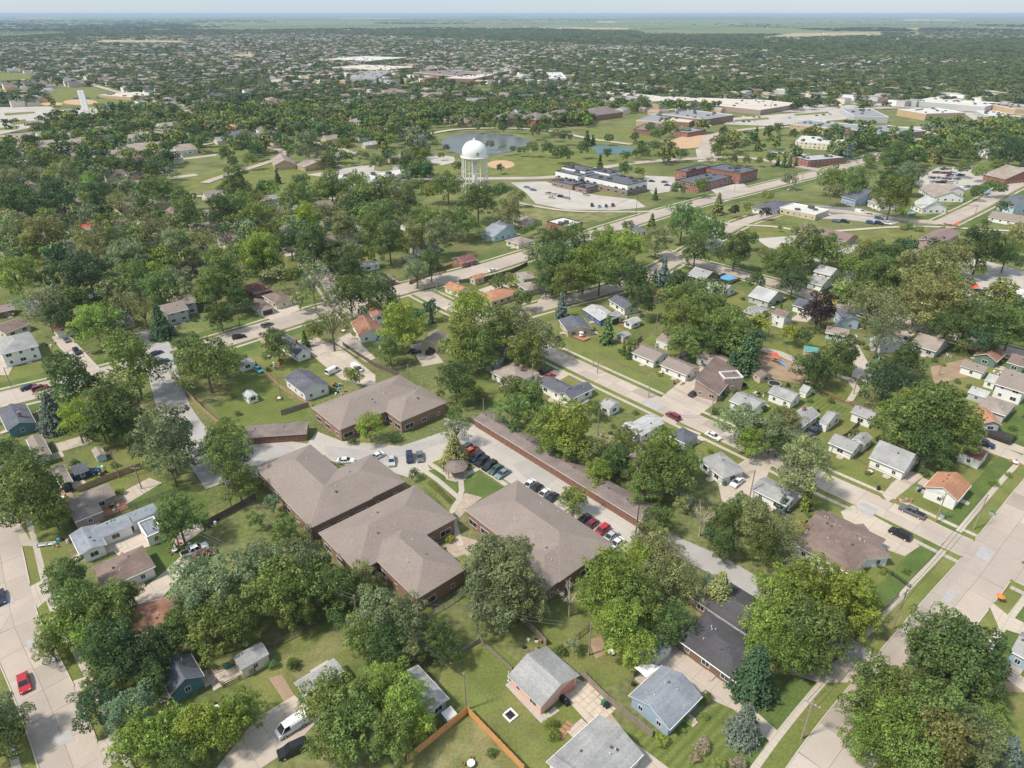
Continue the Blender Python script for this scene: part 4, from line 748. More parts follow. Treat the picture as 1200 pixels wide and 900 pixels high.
hs('shed', 'navy shed with slate roof and white window', 'navy', 'slate', '86,557 104,551 100,541', ze=2.3, cat='shed')
hs('shed', 'little shed with tan roof and pale blue door', 'ice', 'tan', '107,528 113,537 124,531', ze=2.0, cat='shed', door='door', vents=0)
hs('house', 'wide bungalow with grey-brown roof and brick patio', 'taupe', 'taupe', '88,611 122,599 106,575|100,592 138,580 126,567', typ='h', pitch=.3)
hs('house', 'long white house with pale grey roofs in several wings', 'white', 'blue', '78,628 97,650 128,637|112,634 155,615 148,601|153,614 184,599 180,588|171,632 190,624 182,606 2.4 f', pitch=.3, vents=4)
hs('house', 'white house with brown hip roof', 'white', 'brown', '104,665 165,641 186,663', typ='h', pitch=.35, vents=4, ze=2.9)
hs('house', 'house with flat orange-brown hip roof under a tree', 'cream', 'rust', '146,712 205,697 222,728', typ='h', pitch=.2, vents=3)
hs('house', 'small teal house with dark slate roof', 'teal', 'slate', '226,768 240,796 196,812', pitch=.6)
hs('shed', 'cream shed with weathered grey roof', 'cream', 'grey', '282,786 315,766 305,751', ze=2.6, cat='shed', door=None)
hs('house', 'white house with flat grey roof half under a tree', 'white', 'grey', '357,814 405,785 390,773', pitch=.2)
hs('house', 'pale blue house with grey roof between large trees', 'blue', 'grey', '528,817 487,780 465,796', pitch=.25)
hs('shed', 'tiny blue shed with white roof', 'blue', 'white', '525,845 536,836 528,828', ze=1.9, cat='shed', vents=0, wins=0, typ='s', pitch=.15)
pg = hs('garage', 'pink garage with weathered grey roof and side porch', 'pink', 'grey', '594,792 634,829 680,791', pitch=.38, door='pink', dside=1, cat='garage', wins=1, vents=0)
hs('house', 'white house with large weathered grey roof', 'white', 'grey', '639,894 701,838 755,883', pitch=.35, vents=5)
hs('house', 'light blue house with slate blue gable roof', 'blue', 'blue', '736,816 775,780 824,815', pitch=.42, vents=4)
hs('garage', 'blue garage with slate blue gable roof', 'blue', 'blue', '769,774 790,751 768,738', cat='garage', door='garage', dside=0)
hs('house', 'sprawling house with dark shingled hip roofs', 'brown', 'dark', '791,748 863,799 900,762|897,762 925,728 841,670', typ='h', pitch=.25, vents=6)
hs('house', 'large L-shaped house with brown hip roof and white vents', 'white', 'brown', '968,598 1036,630 1003,676|1002,602 1034,640 990,672 2.9|946,618 985,646 1003,620 2.9 g', typ='h', pitch=.32, vents=7, ze=3)
hs('house', 'white bungalow with light grey roof beside a drive', 'white', 'grey', '821,540 850,563 871,549', typ='h', pitch=.28, vents=5)
hs('house', 'white bungalow with light grey gable roof near the tall hedge', 'white', 'grey', '878,574 924,592 941,577', pitch=.3, vents=4)
hs('house', 'white house with pale ribbed roof', 'white', 'pale', '750,512 776,496 760,484|728,504 750,512 756,500', pitch=.3)
hs('house', 'small house with slate hip roof', 'grey', 'slate', '784,512 806,520 818,508', typ='h')
hs('house', 'house with brown-grey roof and orange gable', 'wood', 'taupe', '733,537 755,523 768,538', pitch=.5)
hs('shed', 'small grey garden shed under trees', 'grey', 'grey', '797,583 806,590 811,582', ze=2, cat='shed', vents=0)
hs('house', 'dark roofed white house', 'white', 'slate', '715,352 734,364 748,358')
hs('garage', 'small pale roofed garage', 'white', 'grey', '712,375 729,371 722,365', cat='garage', door='brown', dside=0)
hs('shed', 'white shed with slate front', 'white', 'pale', '739,382 749,376 743,370', ze=2.2, cat='shed', vents=0)
hs('shed', 'cream shed with grey gable roof', 'cream', 'grey', '730,397 737,392 731,387', ze=2.2, cat='shed', vents=0)
hs('house', 'white bungalow with taupe roof and front steps', 'white', 'taupe', '737,412 768,424 785,414', pitch=.35)
hs('garage', 'white garage with brown-grey roof', 'white', 'taupe', '773,399 787,405 793,395', cat='garage', door='single', dside=0)
hs('house', 'long white ranch house with taupe roof', 'white', 'taupe', '775,427 804,441 820,431', pitch=.35)
hs('garage', 'wide white garage with tan roof', 'white', 'tan', '814,419 848,429 861,420', cat='garage', pitch=.25)
hs('house', 'contemporary house with steep slanted brown roof', 'taupe', 'brown', '813,453 838,425 865,435 2.8 s .38|845,440 852,448 868,440 4.6 f', pitch=.4)
hs('house', 'white house with light grey gable roof', 'white', 'grey', '854,471 887,481 900,469', pitch=.35)
hs('garage', 'white garage with light grey gable roof', 'white', 'grey', '900,460 929,471 940,462', cat='garage', ze=3)
hs('shed', 'small white barn-like shed', 'white', 'pale', '938,457 946,461 952,455', ze=2.2, cat='shed', vents=0, pitch=.6)
hs('shed', 'tan shed with brown roof beside the playground', 'tan', 'brown', '883,438 894,445 903,438', ze=2.2, cat='shed', vents=0)
hs('picnic_shelter', 'green metal roof shelter over picnic tables', 'tan', 'teal', '941,411 957,413 959,407', ze=2.6, cat='shelter', vents=0, wins=0)
hs('house', 'grey roofed house beside the pool deck', 'brown', 'grey', '807,323 829,329 841,320')
hs('garage', 'white garage with grey and slate roof', 'white', 'grey', '832,338 848,344 862,337|825,336 838,342 846,336', cat='garage')
hs('house', 'house with light grey gable roof', 'grey', 'pale', '880,348 906,355 917,343')
hs('garage', 'low tan garage with faded roof', 'tan', 'grey', '872,366 890,371 900,362', ze=2.3, cat='garage', pitch=.2)
hs('garage', 'two storey white garage with brown roof', 'white', 'brown', '904,368 922,372 930,366', ze=4.7, cat='garage')
hs('house', 'white house with dark slate roof', 'white', 'slate', '930,358 950,363 957,355')
hs('house', 'small house with orange roof behind a dark tree', 'tan', 'orange', '760,341 768,350 780,345')
hs('house', 'brick house with dark red roof', 'redbrick', 'maroon', '537,309 556,305 551,298')
hs('shed', 'tall orange-roofed tan shed', 'tan', 'orange', '555,328 567,324 563,320', ze=3, cat='shed', vents=0)
hs('garage', 'garage with orange roof and two brown doors', 'cream', 'orange', '522,336 538,344 549,338', cat='garage', door='brown', dside=1)
hs('house', 'long tan bungalow with orange roof', 'tan', 'orange', '563,347 578,356 604,342', typ='h', pitch=.35)
hs('house', 'beige house with brown-grey cross roofs', 'grey', 'tan', '608,334 620,342 638,335|607,322 616,330 627,323', typ='h', pitch=.35)
hs('house', 'slate roofed bungalow with red wooden deck', 'tan', 'slate', '658,379 668,393 691,381', pitch=.3)
hs('house', 'dark blue ranch house with pale roof', 'dkblue', 'pale', '686,364 707,378 722,369', pitch=.3)
hs('house', 'tan cottage with brown-grey gable roof', 'tan', 'taupe', '521,397 509,411 497,398', pitch=.6)
hs('house', 'grey house with steep brown gable', 'grey', 'taupe', '575,405 566,426 588,421', ze=4, pitch=1.0)
hs('house', 'white house with tan hip roof', 'white', 'tan', '572,435 602,449 634,437', typ='h', pitch=.33, vents=4)
hs('house', 'white house with two slate grey gables', 'white', 'slate', '664,470 693,457 686,446|636,452 664,466 670,452', pitch=.45)
hs('garage', 'small garage with grey roof', 'white', 'grey', '704,473 714,480 726,473', cat='garage')
hs('garage', 'brown garage with dark door', 'white', 'brown', '295,354 304,365 318,360', cat='garage', door='brown', dside=1)
hs('house', 'cream house with brown hip roof', 'cream', 'brown', '309,348 326,358 341,349', typ='h', pitch=.4)
hs('house', 'brick house with dark maroon roof', 'redbrick', 'maroon', '296,344 318,339 306,330', typ='h')
hs('house', 'rust roofed white house with upper gable', 'white', 'rust', '413,381 423,399 449,386|430,361 439,376 450,366 4.8', pitch=.5)
hs('shed', 'long pale shed with white roof', 'white', 'white', '425,314 443,309 440,304', ze=2.5, cat='shed', vents=0)
hs('house', 'low brick house with brown roof', 'redbrick', 'taupe', '435,325 449,332 463,326', typ='h')
hs('house', 'narrow white house with dark slate roof', 'white', 'slate', '319,392 345,420 358,411', pitch=.5)
hs('garage', 'large white garage with slate gable roof', 'white', 'slate', '331,444 358,461 388,450', pitch=.42, ze=3.1, cat='garage')
hs('shed', 'small white shed with pale roof on a striped lawn', 'white', 'pale', '284,462 292,468 302,462', ze=2.1, cat='shed', vents=0)
hs('carport', 'open carport with grey roof beside a turquoise car', 'white', 'grey', '281,429 297,424 293,419', ze=2.5, cat='carport', vents=0)
hs('house', 'two storey white house with grey hip roof', 'white', 'grey', '2,416 47,404 33,388', typ='h', ze=5.0, pitch=.35)
hs('house', 'low house with brown roofs', 'cream', 'brown', '0,393 31,381 20,372', pitch=.3); hs('house', 'dark brown roofed house', 'brown', 'taupe', '-5,367 17,362 14,356')
hs('garage', 'white garage with orange roof', 'white', 'orange', '65,390 86,384 80,376', cat='garage', door='garage', dside=0)
hs('house', 'two storey house with grey-brown roof and arched dormer', 'grey', 'taupe', '191,369 219,363 213,353|205,358 233,354 227,346', ze=4.7)
hs('house', 'brick house with dark red roof in shade', 'redbrick', 'maroon', '229,349 250,345 246,337')
hs('house', 'mint garage with brown roof', 'mint', 'tan', '963,389 990,394 1000,387', ze=2.5); hs('house', 'grey-blue two storey house', 'ice', 'slate', '981,368 992,379 1005,371', ze=4)
hs('house', 'house with grey roof under an olive tree', 'grey', 'grey', '1026,402 1040,412 1058,399'); hs('house', 'wide house with tan brown roof and grey gable', 'grey', 'tan', '1066,403 1097,412 1114,400', pitch=.4)
hs('house', 'green cottage with orange-brown roof', 'green', 'rust', '1177,413 1171,425 1144,417', ze=2.8, pitch=.5); hs('house', 'green cottage with brown roof at the frame edge', 'green', 'brown', '1181,424 1200,431 1208,421')
hs('garage', 'long white garage with taupe roof', 'white', 'taupe', '1125,429 1154,437 1160,430', cat='garage'); hs('garage', 'small white flat garage', 'white', 'pale', '1152,445 1165,449 1176,442', ze=2.4, cat='garage')
hs('house', 'tall white house with brown roof and three windows', 'white', 'taupe', '1166,451 1203,460 1212,446', ze=4.6, pitch=.7); hs('shed', 'grey sided shed with pale roof', 'grey', 'pale', '1134,459 1155,467 1163,460', ze=2.4, cat='shed')
hs('house', 'grey house with tan hip roof', 'grey', 'tan', '1143,475 1176,487 1193,475', typ='h', pitch=.35)
hs('house', 'white house with cream dormers near the arterial', 'white', 'pale', '956,319 978,324 983,316'); hs('house', 'cottage with grey gable', 'white', 'slate', '990,326 1003,330 1008,323'); hs('house', 'low white roofed house', 'white', 'grey', '948,331 966,336 974,328')
hs('house', 'white L-shaped house with twin grey gables', 'white', 'grey', '972,518 999,532 1010,521|998,514 1009,506 1023,514', pitch=.5, ze=2.6)
hs('house', 'white cape house with steep grey roof', 'white', 'grey', '1021,537 1063,555 1074,536', ze=3.0, pitch=.75, chim=0)
hs('house', 'white corner house with orange shingle roof', 'white', 'orange', '1124,588 1137,568 1098,552|1120,583 1137,572 1130,562 2.5', ze=3.2, pitch=.5, vents=4)
hs('garage', 'white garage with maroon roof', 'white', 'maroon', '1124,530 1149,541 1159,530', cat='garage', pitch=.3); hs('garage', 'white garage with pale grey roof beside a fence', 'white', 'grey', '996,483 1022,492 1032,484', cat='garage', ze=3)
hs('garage', 'white garage with grey gambrel roof', 'white', 'grey', '960,493 969,498 986,486', cat='garage'); hs('garage', 'garage with bright orange roof', 'grey', 'orange', '1145,486 1158,503 1169,491', cat='garage', ze=3)
hs('house', 'blue-grey house with grey gable roof at the frame edge', 'blue', 'grey', '1182,762 1205,774 1222,752', ze=3); hs('house', 'white house with light roof beside parked cars', 'white', 'grey', '944,502 959,482 935,477', pitch=.5)
hs('house', 'blue-grey house with white gable', 'ice', 'blue', '570,275 587,280 600,268|582,264 592,270 600,264', ze=3); hs('house', 'brown roofed bungalow', 'cream', 'tan', '593,282 610,287 625,281', typ='h')
FL = dict(typ='f', cat='building', vents=0)
hs('brick_hut', 'brick building with flat white roof', 'redbrick', 'white', '640,259 661,266 684,262', ze=4, **FL)
hs('house', 'light roofed house in shade', 'cream', 'tan', '604,258 618,263 628,257'); hs('house', 'brick house with dark roof beside the arterial', 'redbrick', 'slate', '740,271 753,277 762,271')
hs('house', 'white house with two grey gables', 'white', 'grey', '813,286 823,292 833,288|833,287 846,284 843,280'); hs('office', 'low office with dark roof', 'white', 'slate', '885,244 906,249 928,238', typ='h', pitch=.2)
hs('red_brick_school', 'red brick building with grey wings round a white roof', 'redbrick', 'slate', '792,200 806,202 833,195 7 f|832,197 868,205 884,199 7 f|796,213 826,218 853,206 5 f', wins=3.5, **FL)
hs('office_building', 'black and white office building over grey brick', 'twotone', 'slate', '683,207 736,217 761,212 6.8 f|656,202 684,207.5 697,200 7.2 f|662,197 692,202 697,197 8.6 f|698,201 721,205 722,200 8.2 f|649,213 676,218 684,213 3.4 f|677,219 690,222 698,217.5 3.4 f', wins=6, **FL)
hs('workshop', 'workshop with bright white flat roof', 'tan', 'white', '915,245 962,252 970,245', ze=3.2, **FL)
hs('pavilion', 'open pavilion with brown metal gable roof', 'taupe', 'metal', '1105,267 1073,279 1092,289', ze=3.6, typ='g', pitch=.35, cat='shelter', vents=0, wins=0)
hs('pavilion', 'long picnic pavilion with brown metal roof', 'taupe', 'metal', '935,269 990,285 1003,277', ze=3.2, typ='g', pitch=.25, cat='shelter', vents=0, wins=0)
hs('house', 'blue house with slate cross gables', 'blue', 'slate', '996,233 1014,238 1025,228', ze=4); hs('house', 'white cottage behind a great tree', 'white', 'tan', '1024,238 1040,244 1048,237', ze=3.2)
hs('house', 'white house with pale gable roof and blue tarp', 'white', 'pale', '1076,242 1090,248 1102,240', ze=3.4, pitch=.6); hs('house', 'white house with wide tan roof', 'white', 'tan', '1086,225 1106,237 1120,226|1108,222 1118,226 1124,220 4.5', ze=3)
hs('hall', 'brick hall with brown roof', 'redbrick', 'tan', '1165,207 1192,213 1212,203', ze=4, typ='g', pitch=.3); hs('house', 'pale teal house with dark roof', 'ice', 'slate', '1178,240 1198,245 1212,237', ze=4.5)
hs('garage_row', 'long low garages with taupe roof', 'white', 'taupe', '1156,254 1206,262 1216,258', ze=2.6, cat='garages'); hs('restaurant', 'orange brick restaurant with white flat roof', 'wood', 'white', '1178,349 1205,357 1215,345', ze=4, **FL)
hs('building', 'long building with red metal roof', 'white', 'red', '84,266 96,270 141,262', ze=3.2, typ='g', pitch=.12, cat='building', vents=0)
hs('church', 'timber church with brown roof and grey roof rising to a point', 'wood', 'tan', '317,186 321,194 347,192|349,194 362,197 386,190 3.5 s .25', ze=4, cat='church', vents=0)
hs('store', 'row building with long white flat roof', 'grey', 'white', '397,211 425,207 418,202', ze=3.5, **FL); hs('store', 'second row building with long white flat roof', 'grey', 'white', '428,211 481,204 477,198', ze=3.5, **FL)
RH = dict(cat='building', ze=3.6, typ='g', pitch=.3, vents=0, group='tan retirement homes')
for s in ['23,178 66,173 62,167', '66,176 103,172 98,166', '92,171 104,166 96,160', '10,166 40,163 38,158', '44,162 80,158 78,154', '108,160 132,157 128,151', '120,190 155,184 150,176', '140,180 168,177 164,171', '158,180 190,178 189,170', '165,165 192,162 190,156', '188,158 212,156 206,148', '145,168 166,166 163,160', '203,178 228,175 224,170', '0,180 16,177 12,171']:
    hs('retirement_home', 'cream retirement home with brown-grey gable roof', 'white', 'tan', s, **RH)
for d, w, r, s, z in [('brick apartment house with hip roof', 'taupe', 'garage', '586,141 612,137 608,133', 6), ('brick apartment house with grey hip roof', 'redbrick', 'garage', '620,142 640,139 636,134', 6), ('long brick apartment house', 'redbrick', 'garage', '640,140 672,136 668,131', 6), ('brick apartment house', 'brick', 'garage', '687,137 720,132 716,127', 6),
 ('ochre brick house', 'wood', 'tan', '528,144 545,142 543,137', 3), ('brown brick house', 'brick', 'brown', '546,146 560,144 557,139', 3), ('long brown house', 'brick', 'tan', '405,148 440,146 436,142', 3), ('brown house', 'wood', 'brown', '312,126 332,122 328,117', 3), ('orange roofed house', 'white', 'orange', '263,155 285,153 283,147', 3.5), ('slate roofed house', 'white', 'slate', '268,162 302,163 298,157', 3)]:
    hs('apartment_house' if z > 5 else 'house', d, w, r, s, ze=z, typ='h', wins=1)
for d, w, r, s, z in [('school hall with grey flat roof', 'wood', 'flatgrey', '738,141 768,143 802,136', 5), ('school wing with pale flat roof', 'brick', 'paletan', '768,141 800,143 830,136', 5), ('school gymnasium with blue-grey flat roof', 'brick', 'flatgrey', '790,136 842,142 845,133', 7), ('great store with cream flat roof', 'taupe', 'paletan', '851,124 902,131 921,121', 5.5),
 ('long strip of shops with white and violet roof', 'grey', 'paletan', '758,118 905,124 903,118', 6), ('tan strip of shops', 'wood', 'paletan', '705,109 760,116 766,113', 5), ('brick school with blue plant on its roof', 'wood', 'flatgrey', '930,146 1000,153 1012,147', 6), ('large school wing with dark flat roof', 'brick', 'flatgrey', '1005,153 1050,160 1075,152', 6), ('tan shopping hall with white roof', 'wood', 'white', '1070,131 1105,137 1112,129', 7),
 ('grey gabled hall', 'grey', 'flatgrey', '990,136 1030,137 1032,128', 6), ('white roofed shop row', 'grey', 'white', '1080,119 1165,126 1162,120', 6), ('sandy shop row', 'wood', 'tan', '1170,128 1200,128 1200,121', 6), ('low white roofed shop', 'grey', 'white', '1147,135 1175,136 1178,131', 5), ('brick park building with grey roof', 'redbrick', 'flatgrey', '797,155 815,157 820,151', 4),
 ('brick shed with low roof', 'redbrick', 'pale', '1180,205 1215,207 1215,197', 4), ('timber lodge with grey roof', 'redbrick', 'pale', '945,188 965,193 975,181', 5), ('white roofed church hall', 'cream', 'white', '932,166 985,170 990,163', 5), ('swimming bath with pale roof', 'redbrick', 'garage', '743,152 775,154 785,147', 4), ('brick cinema', 'brick', 'paletan', '535,92 568,93 566,87', 9),
 ('wide hall with violet roof', 'brick', 'garage', '497,87 560,91 565,84', 9), ('white roofed market', 'grey', 'white', '640,92 660,92 662,85', 6), ('sandy market hall', 'wood', 'paletan', '400,80 470,83 475,78', 7), ('cream market hall', 'wood', 'white', '400,70 455,72 458,67', 8), ('blue grey hall', 'grey', 'flatgrey', '420,92 450,92 448,84', 9), ('long ball park building with tan roof', 'wood', 'paletan', '135,116 172,112 168,106', 4)]:
    hs('shop_building', d, w, r, s, ze=z, wins=1, **FL)
# ------------------------------------------------------------------ cars
M_paint = mat('car_paint', (.5,.5,.5), .28, 0, objcol=True, spec=.6); M_cglass = mat('car_glass', (.02,.025,.03), .08, 0, spec=.7); M_tyre = mat('tyre', (.025,.025,.025), .8, 0); M_light = mat('headlight', (.75,.75,.72), .2, 0, spec=.6); M_tail = mat('tail_light', (.45,.02,.02), .3, 0)
def car_meshes(kind):
    # side profiles along x (front at +x), half width
    Lc, W, prof, cab = {'sedan': (4.7, .9, [(-2.35,.35),(-2.35,.82),(-2.2,.98),(-1.6,1.02),(1.0,.98),(1.9,.86),(2.3,.70),(2.35,.35)], [(-1.75,1.0),(-1.0,1.45),(.35,1.47),(1.15,.97)]),
      'suv': (4.8, .95, [(-2.35,.4),(-2.38,1.0),(-2.2,1.12),(1.1,1.1),(2.0,1.0),(2.35,.85),(2.4,.4)], [(-2.25,1.1),(-1.95,1.72),(.35,1.74),(1.15,1.08)]),
      'pickup': (5.8, .98, [(-2.9,.45),(-2.9,1.1),(-1.0,1.1),(1.5,1.12),(2.6,1.05),(2.88,.9),(2.9,.45)], [(-1.0,1.1),(-.75,1.82),(.75,1.84),(1.5,1.1)]),
      'van': (5.3, 1.0, [(-2.65,.35),(-2.65,1.15),(2.0,1.1),(2.55,.95),(2.65,.4)], [(-2.62,1.12),(-2.55,2.0),(1.35,2.02),(2.15,1.05)])}[kind]
    body = MB(); n = len(prof); ins = .07
    v = [(x, -W if z < .9 else -W+ins, z) for x, z in prof] + [(x, W if z < .9 else W-ins, z) for x, z in prof]
    body.add(v, [tuple(range(n)), tuple(range(n, 2*n))[::-1]] + [((i+1)%n, i, n+i, n+(i+1)%n) for i in range(n)])
    if kind == 'pickup': body.box(-2.75, -1.1, -.8, .8, .8, 1.105, 1); 
    (x0,z0),(x1,z1),(x2,z2),(x3,z3) = cab; w0, w1 = W-.08, W-.26
    body.add([(x1,-w1,z1),(x2,-w1,z2),(x2,w1,z2),(x1,w1,z1),(x1,-w1,z1-.05),(x2,-w1,z2-.05),(x2,w1,z2-.05),(x1,w1,z1-.05)], ((0,1,2,3),(0,4,5,1),(1,5,6,2),(2,6,7,3),(3,7,4,0)))
    for s in (-1, 1):            # pillars
        for (xa,za),(xb,zb) in (((x0,z0),(x1,z1)), ((x3,z3),(x2,z2)), (((x0+x3)/2-.1,z0),((x1+x2)/2-.1,z1))): body.tube((xa, s*w0, za), (xb, s*w1, zb-.02), .055, n=4)
    if kind == 'van': body.box(-2.55, .5, -w0-.012, w0+.012, 1.1, 1.9)
    me_body = mesh('body', body.v, body.f, [M_paint, M_tyre], body.m)
    def gl(vv): return mesh('g', vv, [(0,1,2,3)], [M_cglass])
    e = .02; out = {'body': me_body}
    out['windscreen'] = gl([(x3+e,-w0,z3),(x3+e,w0,z3),(x2+e,w1,z2-.03),(x2+e,-w1,z2-.03)])
    out['rear_window'] = gl([(x0-e,w0,z0),(x0-e,-w0,z0),(x1-e,-w1,z1-.03),(x1-e,w1,z1-.03)])
    out['side_window'] = gl([(x0,-w0,z0),(x3,-w0,z3),(x2,-w1,z2-.05),(x1,-w1,z1-.05)]); out['side_window2'] = gl([(x3,w0,z3),(x0,w0,z0),(x1,w1,z1-.05),(x2,w1,z2-.05)])
    out['dims'] = (Lc, W, prof); return out
CARM = {k: car_meshes(k) for k in ('sedan', 'suv', 'pickup', 'van')}
_b = MB().tube((0,-.11,0), (0,.11,0), .34, n=14); _b.tube((0,-.12,0), (0,.12,0), .19, n=10, m=1); WHEEL = mesh('wheel', _b.v, _b.f, [M_tyre, M_light], _b.m)
_b = MB().box(-.03, .03, -.2, .2, -.07, .07); HL = mesh('headlight', _b.v, _b.f, [M_light]); TLt = mesh('tail_light', _b.v, _b.f, [M_tail])
CC = {'white': (.75,.75,.74), 'black': (.015,.015,.018), 'grey': (.13,.135,.14), 'silver': (.45,.46,.47), 'red': (.45,.02,.03), 'blue': (.04,.08,.22), 'navy': (.02,.03,.07), 'maroon': (.20,.02,.04), 'orange': (.50,.10,.03), 'green': (.04,.10,.07), 'steel': (.18,.24,.28), 'turquoise': (.03,.42,.50), 'tan': (.38,.33,.26)}
def car(px, py, ang, kind, col, where=None, full=True):
    """ang: direction the car points, as a photograph vector (dx, dy)"""
    p = G(px, py, .6); q = G(px + ang[0], py + ang[1], .6); a = math.atan2((q-p).y, (q-p).x)
    root = empty({'sedan': 'parked_car', 'suv': 'parked_car', 'pickup': 'pickup_truck', 'van': 'van'}[kind], p.x, p.y, .03, a)
    cat = {'sedan': 'car', 'suv': 'car', 'pickup': 'pickup', 'van': 'van'}[kind]
    tag(root, (where if where and where not in _used else unique('%s %s %s' % (col, {'sedan': 'low', 'suv': 'tall', 'pickup': 'open-bed', 'van': 'boxy'}[kind], cat), px, py)), cat, 'parked vehicles')
    _used.add(root['label']); K = CARM[kind]; c = CC[col]; L_, W, prof = K['dims']
    def put(me, name, loc=(0,0,0)):
        o = bpy.data.objects.new(name, me); COL.objects.link(o); o.parent = root; o.location = loc; return o
    put(K['body'], 'body').color = (*c, 1)
    for k in ('windscreen', 'rear_window', 'side_window', 'side_window2'): put(K[k], k.replace('2', ''))
    if full:
        for sx in (-1, 1):
            for sy in (-1, 1): put(WHEEL, 'wheel', (sx * L_ * .31, sy * (W - .09), .34))
        for sy in (-1, 1): put(HL, 'headlight', (prof[-2][0] - .02, sy * (W - .28), .68)); put(TLt, 'tail_light', (prof[1][0] + .01, sy * (W - .25), .8))
    return root
for a in [(28,800,(3,14),'sedan','red','red low car parked in the left street'), (0,700,(2,10),'sedan','navy','dark car cut by the left frame edge'), (342,851,(-14,9),'van','white','white van parked on the wide drive at the bottom'), (343,878,(-15,7),'suv','black','black tall car beside the white van'),
          (1069,600,(-20,-9),'pickup','grey','dark grey pickup driving along the street'), (1055,626,(-20,-10),'suv','black','black car parked on the drive by the brown roof'), (836,511,(12,6),'sedan','white','white car parked at the kerb'), (789,488,(-14,-8),'suv','maroon','maroon family car parked across the drive mouth'),
          (864,565,(-9,7),'sedan','white','white car with black roof beside a house'), (644,441,(8,-4),'sedan','red','bright red car beside the tan hip roof house'), (639,435,(9,-5),'suv','black','black car beside the bright red car'), (814,461,(10,-5),'sedan','black','black car on the drive of the slanted roof house'), (1154,520,(12,4),'suv','navy','dark blue car beside the maroon roof garage'),
          (90,412,(5,6),'suv','navy',None), (78,398,(5,6),'sedan','grey',None), (34,454,(10,-3),'sedan','navy',None), (47,455,(10,-3),'suv','maroon',None), (190,424,(9,-3),'suv','blue',None), (183,414,(8,-3),'sedan','navy',None), (280,395,(10,-2),'suv','black',None), (313,381,(10,-4),'suv','grey','gold grey car on the arterial road'),
          (390,435,(10,-5),'van','white','white van by the slate garage'), (418,432,(8,6),'van','white','white box van on the concrete drive'), (303,433,(6,5),'sedan','turquoise','turquoise car beside the open carport'), (237,528,(10,-4),'van','white','white van half hidden on the service drive'), (578,317,(9,-2),'sedan','white','white car on the arterial by the orange roofs'),
          (459,540,(0,9),'sedan','silver',None), (480,536,(1,9),'suv','navy',None), (492,535,(1,9),'sedan','grey',None), (441,535,(-6,3),'sedan','white',None), (405,540,(7,0),'sedan','white',None),
          (545,526,(-8,5),'suv','grey',None), (551,530,(-9,5),'pickup','orange','orange pickup among dark cars in the lot'), (559,536,(-9,6),'suv','navy',None), (565,541,(-9,6),'suv','black',None), (574,546,(-9,6),'suv','black',None), (581,550,(-9,6),'sedan','green',None), (589,555,(-9,6),'sedan','steel',None),
          (620,568,(-6,5),'sedan','white',None), (627,573,(-8,6),'sedan','black',None), (637,579,(-8,6),'sedan','white',None), (646,584,(-8,6),'sedan','black',None), (684,609,(-8,6),'sedan','black',None), (692,615,(-8,6),'sedan','maroon',None), (705,622,(-8,6),'suv','red','red tall car in the lot beside the garage row'), (715,629,(-8,6),'sedan','silver',None), (722,637,(-8,6),'sedan','white',None), (737,652,(-6,5),'sedan','maroon',None),
          (228,645,(12,-5),'pickup','white','white pickup in a cluttered side yard'), (240,649,(12,-5),'sedan','maroon','maroon car beside the white pickup'), (956,505,(6,-5),'suv','navy',None), (948,511,(6,-5),'sedan','grey',None), (961,500,(6,-5),'suv','navy',None), (1062,397,(6,-8),'pickup','white','white pickup between two roofs'), (823,296,(6,-3),'sedan','black',None),
          (926,222,(6,-1),'sedan','silver',None), (782,217,(6,0),'sedan','blue','blue car beside the office building'), (925,250,(6,2),'van','white',None), (933,239,(5,2),'suv','green',None), (505,412,(5,-4),'suv','black',None), (486,412,(7,0),'sedan','black',None), (1008,248,(6,1),'van','white',None), (1020,252,(6,1),'suv','silver',None), (1030,256,(6,1),'suv','blue',None), (393,200,(6,0),'sedan','maroon',None), (415,178,(6,0),'sedan','silver',None), (300,268,(5,3),'sedan','grey',None),
          (90,268,(8,2),'sedan','maroon',None), (62,256,(3,5),'suv','silver',None), (100,555,(7,-2),'pickup','blue',None), (906,352,(6,2),'suv','black',None), (828,430,(3,4),'sedan','grey',None)]:
    car(*a)
crnd = random.Random(9); pal = ['white','black','grey','silver','grey','blue','navy','maroon','black','silver','white','tan','steel']
def rowcars(p, q, n, ang, fill=1.0, kinds=('sedan','suv','sedan','pickup')):
    for i in range(n):
        if crnd.random() < fill:
            t = (i + .5) / n; car(p[0] + (q[0]-p[0]) * t, p[1] + (q[1]-p[1]) * t, ang, crnd.choice(kinds), crnd.choice(pal), full=False)
rowcars((614,218),(650,233),5,(6,1),.5); rowcars((640,226),(668,233),4,(6,1),.9); rowcars((655,229),(680,235),3,(6,1),.6); rowcars((672,227),(702,229),3,(6,1),.5); rowcars((675,245),(722,240),6,(0,5),.7); rowcars((690,241),(720,238),4,(1,5),.6)
rowcars((1090,213),(1122,214),8,(6,-2),1); rowcars((1088,208),(1125,210),8,(6,-2),.9); rowcars((1093,202),(1120,203),7,(6,-2),.9); rowcars((1100,198),(1120,198),5,(6,-2),1); rowcars((1112,218),(1142,219),6,(6,-2),.9); rowcars((1080,199),(1086,205),3,(6,-1),1); rowcars((1110,206),(1130,205),5,(6,-1),.9)
rowcars((830,145),(900,141),11,(4,1),.5); rowcars((795,148),(835,147),6,(4,1),.6); rowcars((1095,150),(1130,155),7,(4,1),.8); rowcars((900,178),(950,182),9,(3,1),.8); rowcars((1120,156),(1160,147),4,(6,-2),.7); rowcars((1040,178),(1100,162),5,(6,-2),.4); rowcars((760,212),(790,214),4,(6,0),.5)
